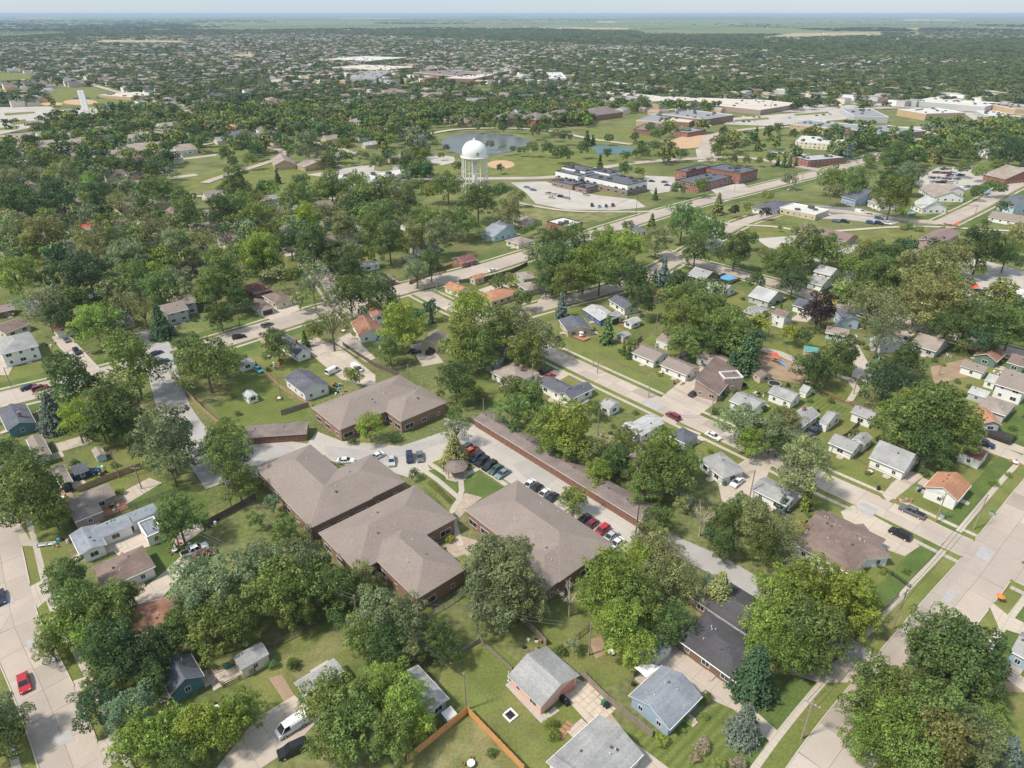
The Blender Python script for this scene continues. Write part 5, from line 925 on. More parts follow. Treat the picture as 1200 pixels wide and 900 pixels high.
rowcars((1000,140),(1090,149),12,(4,1),.6); rowcars((1140,142),(1190,137),8,(5,-2),.7); rowcars((905,140),(985,133),10,(4,1),.5); rowcars((850,136),(905,138),9,(4,1),.5); rowcars((1150,345),(1130,325),4,(4,3),.8); rowcars((380,196),(420,193),5,(5,0),.6); rowcars((440,215),(470,212),4,(5,0),.6); rowcars((955,258),(1045,262),9,(6,1),.6); rowcars((1062,300),(1100,296),4,(5,-1),.6)
# ------------------------------------------------------------------ fences: posts and panels
M_fw = {'wood': mat('fence_wood', (.40,.28,.18), .9, .2, 1.0, wave=(0, 0)), 'grey': mat('fence_grey', (.27,.225,.185), .9, .2, 1.0), 'new': mat('fence_new', (.62,.31,.12), .85, .12, 1.0), 'dark': mat('fence_dark', (.14,.11,.09), .9, .2, 1), 'white': M_trim, 'red': mat('fence_red', (.32,.13,.08), .9, .15, 1), 'black': mat('fence_black', (.03,.03,.03), .6, 0)}
def fence(pts, kind, desc, hgt=1.8, rail=False, seg=2.4):
    w = [G(*p) for p in pts]; root = empty('fence', w[0].x, w[0].y, 0); tag(root, unique(desc, *pts[len(pts)//2]), 'fence', 'garden fences'); m = M_fw[kind]; o0 = w[0]
    for a, b in zip(w, w[1:]):
        d = b - a; n = max(1, int(d.length / seg)); ang = math.atan2(d.y, d.x); s = d.length / n
        key = ('fp', kind, rail, round(s, 2), hgt)
        if key not in _m:
            k = MB()
            if rail:
                for z in (.35, .75, 1.15): k.box(.04, s-.04, -.025, .025, z*hgt/1.25, z*hgt/1.25+.14)
            else:
                k.box(.05, s-.05, -.02, .02, .06, hgt)
                nb = 7
                for i in range(nb): x = .06 + (s-.12)/nb*(i+.5); k.box(x-.12, x+.12, -.035 if i % 2 else .018, -.018 if i % 2 else .035, .05, hgt + .04)
            _m[key] = mesh('panel', k.v, k.f, [m]); k = MB().box(-.05, .05, -.05, .05, 0, hgt + .12); _m[key + (1,)] = mesh('post', k.v, k.f, [m])
        for i in range(n):
            q = a + d * (i / n) - o0; place(_m[key], 'panel', root, q.x, q.y, 0, ang); place(_m[key + (1,)], 'post', root, q.x, q.y, 0, ang)
    q = w[-1] - o0; place(_m[key + (1,)], 'post', root, q.x, q.y, 0, ang)
for a in [([(478,893),(548,836),(614,905)], 'new', 'new orange wooden fence round a dry yard'), ([(680,791),(712,823),(764,864)], 'grey', 'weathered board fence beside the stone patio'), ([(793,757),(828,782),(862,806)], 'new', 'orange-brown board fence along the concrete drive', 1.4),
          ([(199,438),(215,458),(238,482),(262,503)], 'wood', 'tan board fence beside the service drive'), ([(92,577),(130,562),(166,549)], 'wood', 'light wooden fence at the yard with the little shed'), ([(122,610),(160,595),(206,577)], 'dark', 'dark rail fence behind the long white house', 1.3, True),
          ([(246,792),(330,755),(405,715),(430,695)], 'dark', 'long dark rail fence crossing the back yards', 1.4, True), ([(500,725),(520,714),(546,697)], 'grey', 'grey rail fence behind the central block', 1.4, True), ([(598,715),(622,738),(640,757)], 'grey', 'grey fence behind the pink garage'), ([(645,768),(668,756),(690,738)], 'dark', 'dark rail fence under the bare tree', 1.4, True),
          ([(563,752),(600,786)], 'grey', 'low grey wire fence on the lawn', 1.0), ([(510,782),(563,752)], 'grey', 'low wire fence from the blue house', 1.0), ([(240,618),(270,602),(300,585)], 'dark', 'brown fence by the western block'),  ([(300,428),(330,456),(366,478)], 'wood', 'brown fence between striped lawn and white garage', 1.4),
          ([(402,405),(418,416),(440,430),(468,441)], 'dark', 'dark hedge-lined fence by the concrete drive', 1.5), ([(330,487),(345,482),(362,477)], 'grey', 'grey fence at the short garage row'), ([(878,471),(905,460),(925,455)], 'dark', 'thin yard fence by the playground', 1.2, True), ([(962,460),(985,470),(1003,477),(1030,486)], 'red', 'red-brown rail fence along the park lawn', 1.1, True),
          ([(794,420),(812,413),(824,405)], 'white', 'white panel fence beside the wide garage', 1.8), ([(1022,662),(1045,675),(1066,690)], 'black', 'black chain fence on the corner lawn', 1.1, True), ([(1137,348),(1170,356),(1200,364)], 'dark', 'tall brown wall fence of the restaurant terrace', 2.2), ([(538,332),(560,331),(600,320),(618,311)], 'dark', 'brown fence along the arterial road'),
          ([(480,334),(505,322),(530,313)], 'red', 'reddish fence behind the arterial verge'), ([(1010,493),(994,510),(975,522)], 'grey', 'grey fence between two white houses', 1.5), ([(768,768),(742,786)], 'dark', 'low rail at the shade sail', 1.0, True), ([(720,396),(740,408),(752,398)], 'grey', 'grey fence behind the columnar evergreens'), ([(768,408),(790,400)], 'white', 'short white fence behind the bungalow'),
          ([(255,800),(262,806),(300,788)], 'dark', 'dark fence beside the cream shed drive', 1.2, True), ([(1000,745),(1032,720),(1052,700)], 'dark', 'thin wire fence beside the corner walk', 1.0, True), ([(755,525),(762,531),(770,528)], 'wood', 'small wooden fence at the ribbed roof house')]:
    fence(*a)
# ------------------------------------------------------------------ poles, lamps and wires
M_pole = mat('pole_wood', (.33,.27,.21), .9, .2, 1.5); M_poled = mat('pole_dark', (.13,.09,.07), .9, .2, 1.5); M_metal = mat('grey_metal', (.45,.45,.46), .45, 0, metal=.3); M_wire = mat('wire', (.06,.06,.06), .6, 0)
POLE = []
def pole(px, py, hgt, desc, dark=0, arm=1, ang=0.0, can=0):
    p = G(px, py); root = empty('utility_pole', p.x, p.y, 0, ang); tag(root, unique(desc, px, py), 'utility pole', 'utility poles'); m = M_poled if dark else M_pole
    MB().tube((0,0,0), (0,0,hgt), .17, .11, 8).build('post', m, root)
    if arm:
        MB().box(-1.2, 1.2, -.07, .07, hgt-.75, hgt-.6).build('crossarm', m, root)
        for x in (-1.1, -.45, .45, 1.1): MB().tube((x,0,hgt-.6), (x,0,hgt-.38), .05, n=6).build('insulator', M_trim, root)
    if can: MB().tube((0,.35,hgt-2.1), (0,.35,hgt-1.1), .26, n=10).build('transformer', M_metal, root)
    POLE.append((p, hgt)); return p
def wires(a, b, n=3, desc='overhead wires', sag=1.0, px=(0,0)):
    (pa, ha), (pb, hb) = a, b; A = Vector((pa.x, pa.y, ha-.5)); B = Vector((pb.x, pb.y, hb-.5)); d = (B-A).normalized(); s = Vector((-d.y, d.x, 0)); root = empty('overhead_wire', A.x, A.y, 0)
    tag(root, unique(desc, *px), 'wires', 'overhead wires')
    for i in range(n):
        k = MB(); o = s * ((i - (n-1)/2) * .8); pts = [A.lerp(B, t/10) + o - Vector((0,0,1)) * sag * 4 * (t/10) * (1-t/10) for t in range(11)]
        for q, r in zip(pts, pts[1:]): k.tube(q - Vector((A.x,A.y,0)), r - Vector((A.x,A.y,0)), .042, n=3, cap=False)
        k.build('wire', M_wire, root)
pole(939,866,9.5,'pole with crossarm and transformer on the verge',can=1,ang=R(-40)); pole(1046,737,10.5,'slim pole with lamp arm at the corner lawn',ang=R(30)); pole(1141,620,10,'pale leaning pole at the crossing corner',ang=R(40)); pole(272,597,9,'pale pole beside the western block',ang=R(20),can=1)
pole(546,832,9.5,'bare wooden pole at the orange fence corner',arm=0); pole(128,421,9,'pale pole beside the arterial road',can=1); pole(282,386,9,'dark pole on the verge of the arterial',dark=1); pole(166,573,7,'short pole with crossarm in the white house garden',arm=1); pole(745,627,12,'bare pole at the lot end',arm=0,dark=1)
pole(745,254,13,'tall brown pole beside the arterial',dark=1,arm=0); pole(667,237,11,'lamp mast in the office car park',arm=0); pole(512,343,9,'street pole at the junction'); pole(507,316,9,'wood pole behind the fence'); pole(705,287,9,'thin pole'); pole(878,585,9,'wooden pole above the alley trees',arm=0); pole(567,495,8,'grey pole at the garage row head',arm=0)
pole(768,394,8,'backyard pole behind the taupe bungalow',arm=0); pole(833,487,8,'pole at the verge near the parked maroon car',arm=0,ang=.4); pole(910,330,9,'pole beside the cross street'); pole(433,178,9,'church road pole',arm=0); pole(455,352,8,'short lamp pole by north street',arm=0); pole(218,345,9,'pole between dark trees'); pole(395,380,8,'pole by the olive tree',arm=0); pole(13,453,7,'yellow guy post on the lawn',arm=0)
pole(695,430,7,'street lamp post at the hedge',arm=0); pole(774,243,6,'pale sign post',arm=0); pole(1141,256,8,'street pole by the park',arm=1); pole(1072,290,8,'post beside pavilion',arm=0); pole(1000,462,7,'park lamp post',arm=0); pole(1065,258,8,'white pole beside the sign',arm=0); pole(624,449,7,'post beside tan hip roof',arm=0)
for i, (a, b, n) in enumerate([(0,1,3),(1,2,3),(4,3,2),(5,6,3),(6,11,3),(5,23,2),(14,8,2),(9,26,3),(11,9,3),(16,17,2),(18,26,2),(8,14,1)]):
    A, B = POLE[a], POLE[b]; m_ = (A[0]+B[0])/2; wires(A, B, n, 'thin overhead wires sagging between poles', 1.2, P(m_.x, m_.y, 8))
ex = [(60,447),(352,365),(430,345),(612,297),(860,227),(940,212),(700,438),(760,466),(860,515),(968,553),(1096,612),(330,470),(480,455),(600,478),(700,510),(930,455),(1020,478),(1100,440),(30,600),(140,560),(210,640),(420,735),(560,745),(690,768),(830,400),(900,395)]
b0 = len(POLE)
for i_, q_ in enumerate(ex): pole(q_[0], q_[1], 8.5, ['brown service pole','wooden pole with crossarm','grey-brown pole'][i_ % 3], arm=i_ % 3 == 1, ang=GRID + R(90), can=i_ % 5 == 0)
for a, b in [(0,5+0),(6,7),(7,8),(8,9),(9,10),(11,12),(12,13),(13,14),(14,8),(24,25),(25,15),(15,16),(16,17),(18,19),(19,20),(20,21),(21,22),(22,23),(4,5),(3,4)]:
    if (a, b) == (0, 5): continue
    A, B = POLE[b0+a], POLE[b0+b]; m_ = (A[0]+B[0])/2; wires(A, B, 2, 'thin service wires between back yard poles', 1.1, P(m_.x, m_.y, 8))
# house drop line across the lower lawn
wires((G(546,832), 9.0), (G(470,760), 8.5), 1, 'single service line reaching the tall trees', .8, (500,740)); wires((G(546,832), 9.0), (G(680,940), 7.5), 1, 'single pale service line above the lawn', 1.0, (600,860))
# ------------------------------------------------------------------ water tower
p = G(557, 224); tw = empty('water_tower', p.x, p.y); tag(tw, 'white water tower with domed tank on slender legs beside the pond', 'water tower'); block([p + Vector(q) for q in ((-9,-9),(9,-9),(9,9),(-9,9))])
M_tw = mat('tower_white', (.82,.82,.80), .45, .03, .3)
rp = 8.4; ztop = 33.0; z0 = 22.0
prof = [(.8, z0-3.2), (3.2, z0-2.9), (5.6, z0-1.9), (7.2, z0-.6), (8.0, z0+.4), (8.05, z0+3.6), (7.9, z0+5.0), (7.3, z0+6.6), (6.3, z0+8.0), (4.9, z0+9.2), (3.2, z0+10.0), (1.5, z0+10.4), (.6, z0+10.5)]
t = MB().lathe(prof, 48).build('tank', M_tw, tw, smooth=True)
MB().lathe([(.6, z0+10.3), (.75, z0+11.2), (.5, z0+11.7), (.05, z0+11.9)], 12).build('vent_cap', M_tw, tw)
b = MB().lathe([(7.9, z0+.25), (9.2, z0+.25), (9.2, z0+.45), (7.9, z0+.45)], 48); b.build('balcony', M_tw, tw)
b = MB().lathe([(9.12, z0+1.25), (9.2, z0+1.25), (9.2, z0+1.4), (9.12, z0+1.4)], 48)
for i in range(36): q = 6.283*i/36; b.tube((9.15*math.cos(q), 9.15*math.sin(q), z0+.4), (9.15*math.cos(q), 9.15*math.sin(q), z0+1.3), .05, n=4)
b.build('railing', M_tw, tw)
for i in range(10):
    q = 6.283*(i+.3)/10; MB().tube((9.0*math.cos(q), 9.0*math.sin(q), 0), (8.0*math.cos(q), 8.0*math.sin(q), z0+.6), .34, .30, 10).build('leg', M_tw, tw)
MB().tube((0,0,0), (0,0,z0-2.9), 1.25, n=20).build('riser_pipe', M_tw, tw, smooth=True)
for z in (6.5, 13.0):
    b = MB(); rz = 9.0 - z/z0
    for i in range(10): q, q2 = 6.283*(i+.3)/10, 6.283*(i+1.3)/10; b.tube((rz*math.cos(q), rz*math.sin(q), z), (rz*math.cos(q2), rz*math.sin(q2), z), .13, n=5)
    b.build('ring_brace', M_tw, tw)
b = MB()
for i in range(10):
    q, q2 = 6.283*(i+.3)/10, 6.283*(i+1.3)/10
    for za, zb in ((0,6.5),(6.5,0),(6.5,13),(13,6.5),(13,19.3),(19.3,13)): b.tube(((9-za/z0)*math.cos(q), (9-za/z0)*math.sin(q), za), ((9-zb/z0)*math.cos(q2), (9-zb/z0)*math.sin(q2), zb), .035, n=3, cap=False)
b.build('tie_rods', M_tw, tw)['kind'] = 'stuff'
M_e1 = mat('emblem_green', (.08,.22,.10), .6, 0); M_e2 = mat('emblem_gold', (.62,.50,.14), .6, 0)
# round emblem on the tank: gold half, green ring and letter-like bars, curved onto the shell
def decal(name, shapes, m, rad, ang, zc, parent):
    b = MB()
    for poly in shapes:
        v = [((rad) * math.cos(ang + x/rad), (rad) * math.sin(ang + x/rad), zc + z) for x, z in poly]; b.add(v, [tuple(range(len(v)))])
    b.build(name, m, parent)
em = [[(1.0*math.cos(6.283*i/20), 1.2*math.sin(6.283*i/20)) for i in range(20)]]
decal('emblem', em, M_e1, 8.13, R(-72), z0+2.9, t); decal('emblem', [[(-.85,-.6),(-.1,-1.0),(-.1,1.0),(-.85,.6)]], M_e2, 8.17, R(-72), z0+2.9, t); decal('emblem', [[(.05,-.7),(.6,-.7),(.6,-.4),(.05,-.4)], [(.05,.3),(.6,.3),(.6,.6),(.05,.6)], [(.45,-.4),(.65,-.4),(.65,.3),(.45,.3)]], M_tw, 8.2, R(-72), z0+2.9, t)
# tall white panel tower by the ball fields
p = G(101, 131); r_ = empty('panel_tower', p.x, p.y); tag(r_, 'tall white panel tower beside the ball fields', 'tower'); MB().box(-3.6, -.2, -1, 1, 2.2, 24).build('panel', M_tw, r_); MB().box(.2, 3.6, -1, 1, 2.2, 24).build('panel', M_tw, r_)
for x in (-3, 3): MB().box(x-.4, x+.4, -.8, .8, 0, 23).build('leg', M_tw, r_)
# ------------------------------------------------------------------ small things
M_pool = mat('pool_water', (.10,.42,.70), .1, .1, 2); M_deck = mat('deck_boards', (.045,.04,.04), .8, .1); M_wood = mat('cedar', (.38,.20,.12), .85, .2, 1.5); M_green = mat('bin_green', (.03,.16,.10), .5, 0); M_black = mat('bin_black', (.02,.02,.02), .5, 0)
p = G(852, 328); r_ = empty('swimming_pool', p.x, p.y, 0, GRID); tag(r_, 'round blue above-ground pool set in a black deck', 'pool')
MB().lathe([(3.3,0),(3.3,1.25),(3.15,1.25),(3.15,1.1),(0.01,1.1)], 28).build('pool_wall', M_metal, r_); MB().lathe([(3.14,1.14),(.01,1.14)], 28).build('water', M_pool, r_)
MB().box(-3.6,4.6,-4.4,-3.3,.9,1.05).box(3.4,4.6,-3.3,4,.9,1.05).box(-3.6,-2.9,-3.3,3,0,1.7).build('deck', M_deck, r_)
M_sail = mat('sail', (.80,.79,.74), .7, .03)
def sail(px, name, desc, m, z, cat):
    w = [G(*q, z) for q in px]; c = sum(w, Vector((0,0))) / len(w); r_ = empty(name, c.x, c.y); tag(r_, desc, cat); n = 6; b = MB(); v = []
    a, bb, cc, d = [(q - c) for q in w]
    for i in range(n+1):
        for j in range(n+1):
            s, t_ = i/n, j/n; q = (a*(1-s) + bb*s)*(1-t_) + (d*(1-s) + cc*s)*t_; k = (s-.5)**2 + (t_-.5)**2; q = q * (1 - .25*(.5 - abs(s-.5))*(abs(t_-.5)*2) - .25*(.5-abs(t_-.5))*(abs(s-.5)*2)); v.append((q.x, q.y, z - .35 + k*1.1 * (1 if (s-.5)*(t_-.5) > 0 else .5)))
    f = [(i*(n+1)+j, (i+1)*(n+1)+j, (i+1)*(n+1)+j+1, i*(n+1)+j+1) for i in range(n) for j in range(n)]
    o = link('cloth', mesh('cloth', v, f, [m], smooth=True), r_); md = o.modifiers.new('thick', 'SOLIDIFY'); md.thickness = .02
    for q in (a, bb, cc, d): MB().tube((q.x*1.03, q.y*1.03, 0), (q.x*1.03, q.y*1.03, z+.1), .06, n=6).build('post', M_metal, r_)
sail([(743,783),(757,771),(774,782),(758,794)], 'shade_sail', 'white shade sail over the patio beside the light blue house', M_sail, 2.6, 'shade sail')
M_red = mat('red_cloth', (.70,.10,.07), .7, .05)
sail([(1160,336),(1176,331),(1178,338),(1164,340)], 'shade_sail', 'red shade sail over the restaurant terrace', M_red, 3.0, 'shade sail'); sail([(1136,334),(1146,332),(1148,337),(1138,338)], 'shade_sail', 'small red awning left of the red shade sail', M_red, 2.6, 'shade sail')
sail([(100,345),(108,341),(114,346),(104,350)], 'canopy_tent', 'white canopy tent on the shaded back lawn', M_sail, 2.4, 'tent'); sail([(1063,249),(1068,247),(1074,248),(1069,251)], 'tarpaulin', 'blue tarpaulin beside the white cottage', M_pool, 1.6, 'tarpaulin')
sail([(1153,225),(1157,222),(1161,224),(1156,227)], 'tarpaulin', 'blue tent under the round tree by the parking lot', M_pool, 2, 'tent')
# gazebo
p = G(535, 556); r_ = empty('gazebo', p.x, p.y); tag(r_, 'octagonal gazebo with brown shingle roof in the courtyard', 'gazebo')
MB().lathe([(3.1,2.5),(3.1,2.65),(.05,3.9)], 8).build('roof', RF['garage'], r_); MB().lathe([(3.3,.0),(3.3,.12),(.01,.13)], 8).build('floor', M_drive, r_)
for i in range(8): q = 6.283*i/8; MB().box(2.6*math.cos(q)-.07, 2.6*math.cos(q)+.07, 2.6*math.sin(q)-.07, 2.6*math.sin(q)+.07, 0, 2.6).build('post', WL['brown'], r_)
# trampolines, bins, tables and so on
def simple(name, desc, cat, px, build, rz=0, m=None, z=0, group=None):
    p = G(*px); r_ = empty(name, p.x, p.y, z, GRID + rz); tag(r_, unique(desc, *px), cat, group); build(r_)
def bins(m):
    def f(r): MB().box(-.3,.3,-.33,.33,.05,1.0).build('bin_body', m, r); MB().box(-.32,.32,-.36,.36,1.0,1.08).build('lid', m, r); [MB().tube((-.32*s,-.36,.1),(-.24*s,-.36,.1),.1,n=8).build('wheel', M_tyre, r) for s in (-1,1)]
    return f
for px, m, n in [((353,822),M_green,'green'), ((845,567),M_green,'green'), ((849,569),M_green,'green'), ((267,783),M_green,'dark green'), ((707,826),M_green,'green'), ((711,829),M_black,'black'), ((1168,487),M_green,'green'), ((1140,543),M_black,'black'), ((1029,574),M_black,'black'), ((364,411),M_green,'green'), ((442,399),M_pool,'blue'), ((1000,516),M_black,'black'), ((945,615),M_black,'black')]:
    simple('wheelie_bin', n + ' wheelie bin', 'bin', px, bins(m), group='wheelie bins')
def tramp(m):
    def f(r):
        MB().lathe([(2.1,.8),(2.1,.9),(1.8,.9),(1.8,.82)], 20).build('ring', M_metal, r); MB().lathe([(1.8,.86),(.01,.86)], 20).build('mat', m, r)
        for i in range(4): q = 1.57*i+.4; MB().tube((2*math.cos(q),2*math.sin(q),0),(2*math.cos(q),2*math.sin(q),.85),.05,n=5).build('leg', M_metal, r)
    return f
simple('trampoline', 'round black trampoline on the lawn by the white garage', 'trampoline', (907,452), tramp(M_black)); simple('covered_grill', 'black covered grill on the concrete apron', 'grill', (662,823), lambda r: (MB().box(-.9,.9,-.45,.45,0,.95).build('cover', M_black, r), MB().tube((-.5,0,.95),(.5,0,.95),.35,n=8).build('hood', M_black, r)))
simple('fire_pit', 'square white stone fire pit on the lawn', 'fire pit', (598,839), lambda r: (MB().box(-.95,.95,-.95,-.7,0,.3).box(-1,1,.7,1,0,.35).box(-1,-.7,-.7,.7,0,.35).box(.7,1,-.7,.7,0,.35).build('rim', M_trim, r), MB().box(-.7,.7,-.7,.7,0,.15).build('ash_bed', M_black, r)))
def steps(r):
    for i in range(4): MB().box(-.7,.7,i*.9-1.8,i*.9-1.2,.0,.16).build('step', M_wood, r)
simple('step_stones', 'row of four wooden steps in the grass', 'steps', (663,855), steps, rz=R(10))
def stones(r):
    k = random.Random(2)
    for i in range(6):
        for j in range(4):
            x, y = i*1.25-3.5, j*1.15-1.7; w, d = .55+k.random()*.08, .5+k.random()*.07
            MB().add([(x-w,y-d,.02),(x+w*.9,y-d*.95,.02),(x+w,y+d*.9,.02),(x-w*.9,y+d,.02),(x-w,y-d,.09),(x+w*.9,y-d*.95,.09),(x+w,y+d*.9,.09),(x-w*.9,y+d,.09)], ((4,5,6,7),(0,1,5,4),(1,2,6,5),(2,3,7,6),(3,0,4,7))).build('stone', M_gravel2, r)
M_gravel2 = mat('flagstone', (.55,.46,.36), .9, .15, .8)
simple('flagstone_path', 'irregular flagstone paving behind the pink garage', 'paving', (697,823), stones, rz=R(0))
simple('patio_deck', 'red wooden deck with table behind the slate bungalow', 'deck', (681,396), lambda r: (MB().box(-3,3,-2,2,.3,.5).build('boards', M_wood, r), MB().lathe([(0.01,1.2),(.9,1.2),(.9,1.1)],12).build('table', M_trim, r), MB().lathe([(.9,2.2),(.05,2.7)],8).build('parasol', M_trim, r)))
simple('patio', 'brick patio with garden chairs', 'patio', (132,596), lambda r: (MB().box(-2.6,2.6,-3,3,0,.12).build('paving', M_wood, r), MB().lathe([(.01,.75),(.6,.75),(.6,.7)],10).build('table', M_black, r), [MB().box(x-.25,x+.25,y-.25,y+.25,.1,.45).box(x-.25,x+.25,y+.2,y+.25,.45,.9).build('chair', M_trim, r) for x, y in ((1.2,0),(-1.2,.3),(0,1.3))]))
simple('black_deck', 'black wooden deck behind the orange roofed garage', 'deck', (1170,512), lambda r: (MB().box(-3.5,3.5,-3,3,.5,.7).build('boards', M_deck, r), MB().box(-3.5,3.5,-3.05,-3,.7,1.6).box(3.5,3.55,-3,3,.7,1.6).build('railing', M_deck, r)))
simple('parasol', 'orange toddler umbrella standing on the verge', 'playgym', (1170,705), lambda r: (MB().lathe([(.85,1.5),(.05,2.0)],8).build('canopy', mat('orange_cloth',(.80,.22,.04),.7,0), r), MB().tube((0,0,0),(0,0,2.2),.04,n=6).build('pole', M_metal, r)))  # orange toddler playset, built in the simple shape of a parasol
simple('bench', 'white garden bench on the front lawn', 'bench', (55,640), lambda r: (MB().box(-2,2,-.25,.25,.42,.5).build('seat', M_trim, r), MB().box(-2,2,.22,.28,.6,.7).box(-2,2,.22,.28,.8,.9).build('backrest', M_trim, r), [MB().box(x-.06,x+.06,-.25,.28,0,.9).build('leg', M_trim, r) for x in (-1.9,0,1.9)]), rz=R(60))
def playset(r):
    for x in (-2,2):
        for y in (-1,1): MB().tube((x,y,0),(x*.8,y*.6,2.8),.07,n=5).build('post', M_red, r)
    MB().box(-1.6,1.6,-.6,.6,1.3,1.45).build('platform', M_wood, r); MB().add([(1.6,-.4,1.4),(1.6,.4,1.4),(4.6,.4,.2),(4.6,-.4,.2),(1.6,-.4,1.3),(1.6,.4,1.3),(4.6,.4,.1),(4.6,-.4,.1)], ((0,1,2,3),(7,6,5,4),(0,3,7,4),(1,5,6,2))).build('slide', M_pool, r)
    MB().lathe([(1.6,2.8),(.05,4.0)],4).build('roof', M_red, r); MB().tube((-2,0,2.8),(-6,0,2.8),.07,n=6).build('swing_beam', M_red, r)
    for x in (-3,-4.6): MB().tube((x,-.2,.6),(x,-.2,2.8),.02,n=3).tube((x,.2,.6),(x,.2,2.8),.02,n=3).box(x-.1,x+.1,-.25,.25,.5,.56).build('swing', M_black, r)
simple('play_structure', 'red play structure with blue slide on mulch', 'play structure', (907,425), playset); simple('play_structure', 'wooden play set with green slide at the park corner', 'play structure', (1120,268), playset, rz=1.0)
simple('hedge', 'clipped hedge', 'hedge', (455,575), lambda r: None) if False else None
for px in [(1067,536),(1104,606),(1162,603)]:
    simple('vent_box', 'grey utility cabinet on the grass', 'cabinet', px, lambda r: (MB().box(-.5,.5,-.4,.4,0,.9).build('cabinet_body', M_metal, r), MB().box(-.52,.52,-.42,.42,.9,.95).build('cap', M_green, r)), group='utility cabinets')
def lump(r, seeds=(1,)):
    k = random.Random(seeds[0])
    for i in range(7): x, y = k.uniform(-2,2), k.uniform(-1.5,1.5); MB().box(x-.3,x+.3,y-.2,y+.25,0,k.uniform(.3,.9), 0, Matrix.Rotation(k.random()*.5, 4, 'Z')).build('crate', k.choice([M_trim, M_wood, M_black, M_metal, M_wood, M_metal, M_deck, M_pool if k.random() < .5 else M_red]), r)
for i, (px, dsc) in enumerate([((393,452),'jumble of boxes and orange drum'), ((397,460),'pile of building scrap'), ((215,640),'pile of yard goods'), ((247,612),'stack of patio junk'), ((118,553),'garden things by the little shed'), ((1108,418),'toys and furniture behind the tan house'), ((855,405),'yard clutter'), ((862,375),'scattered garden furniture'), ((448,408),'patio furniture group'), ((825,342),'patio things on the terrace'), ((497,618),'balcony furniture'), ((512,640),'courtyard pots'), ((757,803),'patio chairs beneath the sail'), ((823,426),'potted things by the drive'), ((795,449),'front garden ornaments'), ((100,415),'blue recycling pile'), ((60,540),'white covered trailer goods')]):
    simple('yard_clutter', dsc, 'yard goods', px, lambda r, i=i: lump(r, (i,)), group='heaps of yard goods')
# covered porch posts of the pink garage
for i in range(5):
    M_ = None; q = G(596 + i*9.2, 798 + i*8.3); simple('porch_post', 'white porch post of the pink garage', 'post', P(q.x, q.y), lambda r: (MB().box(-.07,.07,-.07,.07,0,2.5).build('shaft', M_trim, r), MB().box(-.15,.15,-.15,.15,0,.2).build('plinth', M_trim, r)), group='porch posts of the pink garage')
sheet('porch_floor', [(592,803),(598,798),(640,838),(650,828),(656,833),(634,848)], M_lot, 19)

# shrubs, tables and bins round the nearer houses
krnd = random.Random(44)
def nice(o): return o['label'].split(' just ')[0].split(' left of ')[0].split(' right of ')[0].split(' behind ')[0].split(' in front of ')[0]
for hs_ in list(HOUSES):
    u, v = P(hs_.location.x, hs_.location.y)
    if v < 330 or not (20 < u < 1180): continue
    for _ in range(2 if v > 420 else 1):
        a = krnd.uniform(0, 6.28); d = krnd.uniform(7, 10); x = hs_.location.x + d*math.cos(a); y = hs_.location.y + d*math.sin(a)
        if not is_free(x, y): continue
        uu, vv = P(x, y); r = krnd.uniform(3.2, 5.5) * (vv / 600)
        tree(uu, vv, r, krnd.choice(['hg', 'hd', 'hb', 'hg', 'ho', 'hp']))
    a = krnd.uniform(0, 6.28); d = krnd.uniform(8, 11); x = hs_.location.x + d*math.cos(a); y = hs_.location.y + d*math.sin(a)
    if is_free(x, y) and krnd.random() < .7:
        uu, vv = P(x, y)
        if 515 < uu < 565 and 740 < vv < 835: continue
        i = krnd.randint(100, 999); w_ = krnd.random()
        if w_ < .35: simple('garden_table', 'garden table with chairs', 'table', (uu, vv), lambda r: (MB().lathe([(.01,.75),(.65,.75),(.65,.7)],10).build('table_top', M_trim, r), MB().tube((0,0,0),(0,0,.72),.06,n=6).build('leg', M_metal, r), [MB().box(q-.22,q+.22,w-.22,w+.22,.1,.45).box(q-.22,q+.22,w+.18,w+.22,.45,.9).build('chair_seat', M_wood, r) for q, w in ((1.1,0),(-1.1,.2),(0,1.2))]), rz=krnd.random()*3, group='garden tables')
        else: simple('yard_clutter', 'small heap of boxes and toys', 'yard goods', (uu, vv), lambda r, i=i: lump(r, (i,)), group='heaps of yard goods')
# ------------------------------------------------------------------ everything past the counted things: far trees and far houses
frnd = np.random.default_rng(77)
def leafless(n): return n
def far_mat():
    m = bpy.data.materials.new('far_leaf'); m.use_nodes = True; nt = m.node_tree; N = nt.nodes; L = nt.links; b = N['Principled BSDF']; b.inputs['Roughness'].default_value = .8; b.inputs['Specular IOR Level'].default_value = .1
    a = N.new('ShaderNodeAttribute'); a.attribute_type = 'INSTANCER'; a.attribute_name = 'tcol'; t = N.new('ShaderNodeAttribute'); t.attribute_name = 'tone'
    s = N.new('ShaderNodeVectorMath'); s.operation = 'SCALE'; L.new(a.outputs['Color'], s.inputs[0]); L.new(t.outputs['Fac'], s.inputs[3]); L.new(s.outputs[0], b.inputs['Base Color']); return m
M_far = far_mat()
PRO = bpy.data.collections.new('crown_shapes')     # source shapes for the instancer, not linked to the scene
def proto(i, me): 
    o = bpy.data.objects.new('crown_shape_%02d' % i, me); PRO.objects.link(o); return o
mid = [crown(34, 120, (.22, .38), (1, 1, .9), leaf=.095, mtl=M_far, name='crown_shape'), crown(30, 130, (.24, .4), (.95, .9, 1.05), leaf=.095, mtl=M_far, name='crown_shape'), crown(38, 70, (.18, .32), (1, .95, .95), leaf=.09, gap=.5, mtl=M_far, name='crown_shape')]
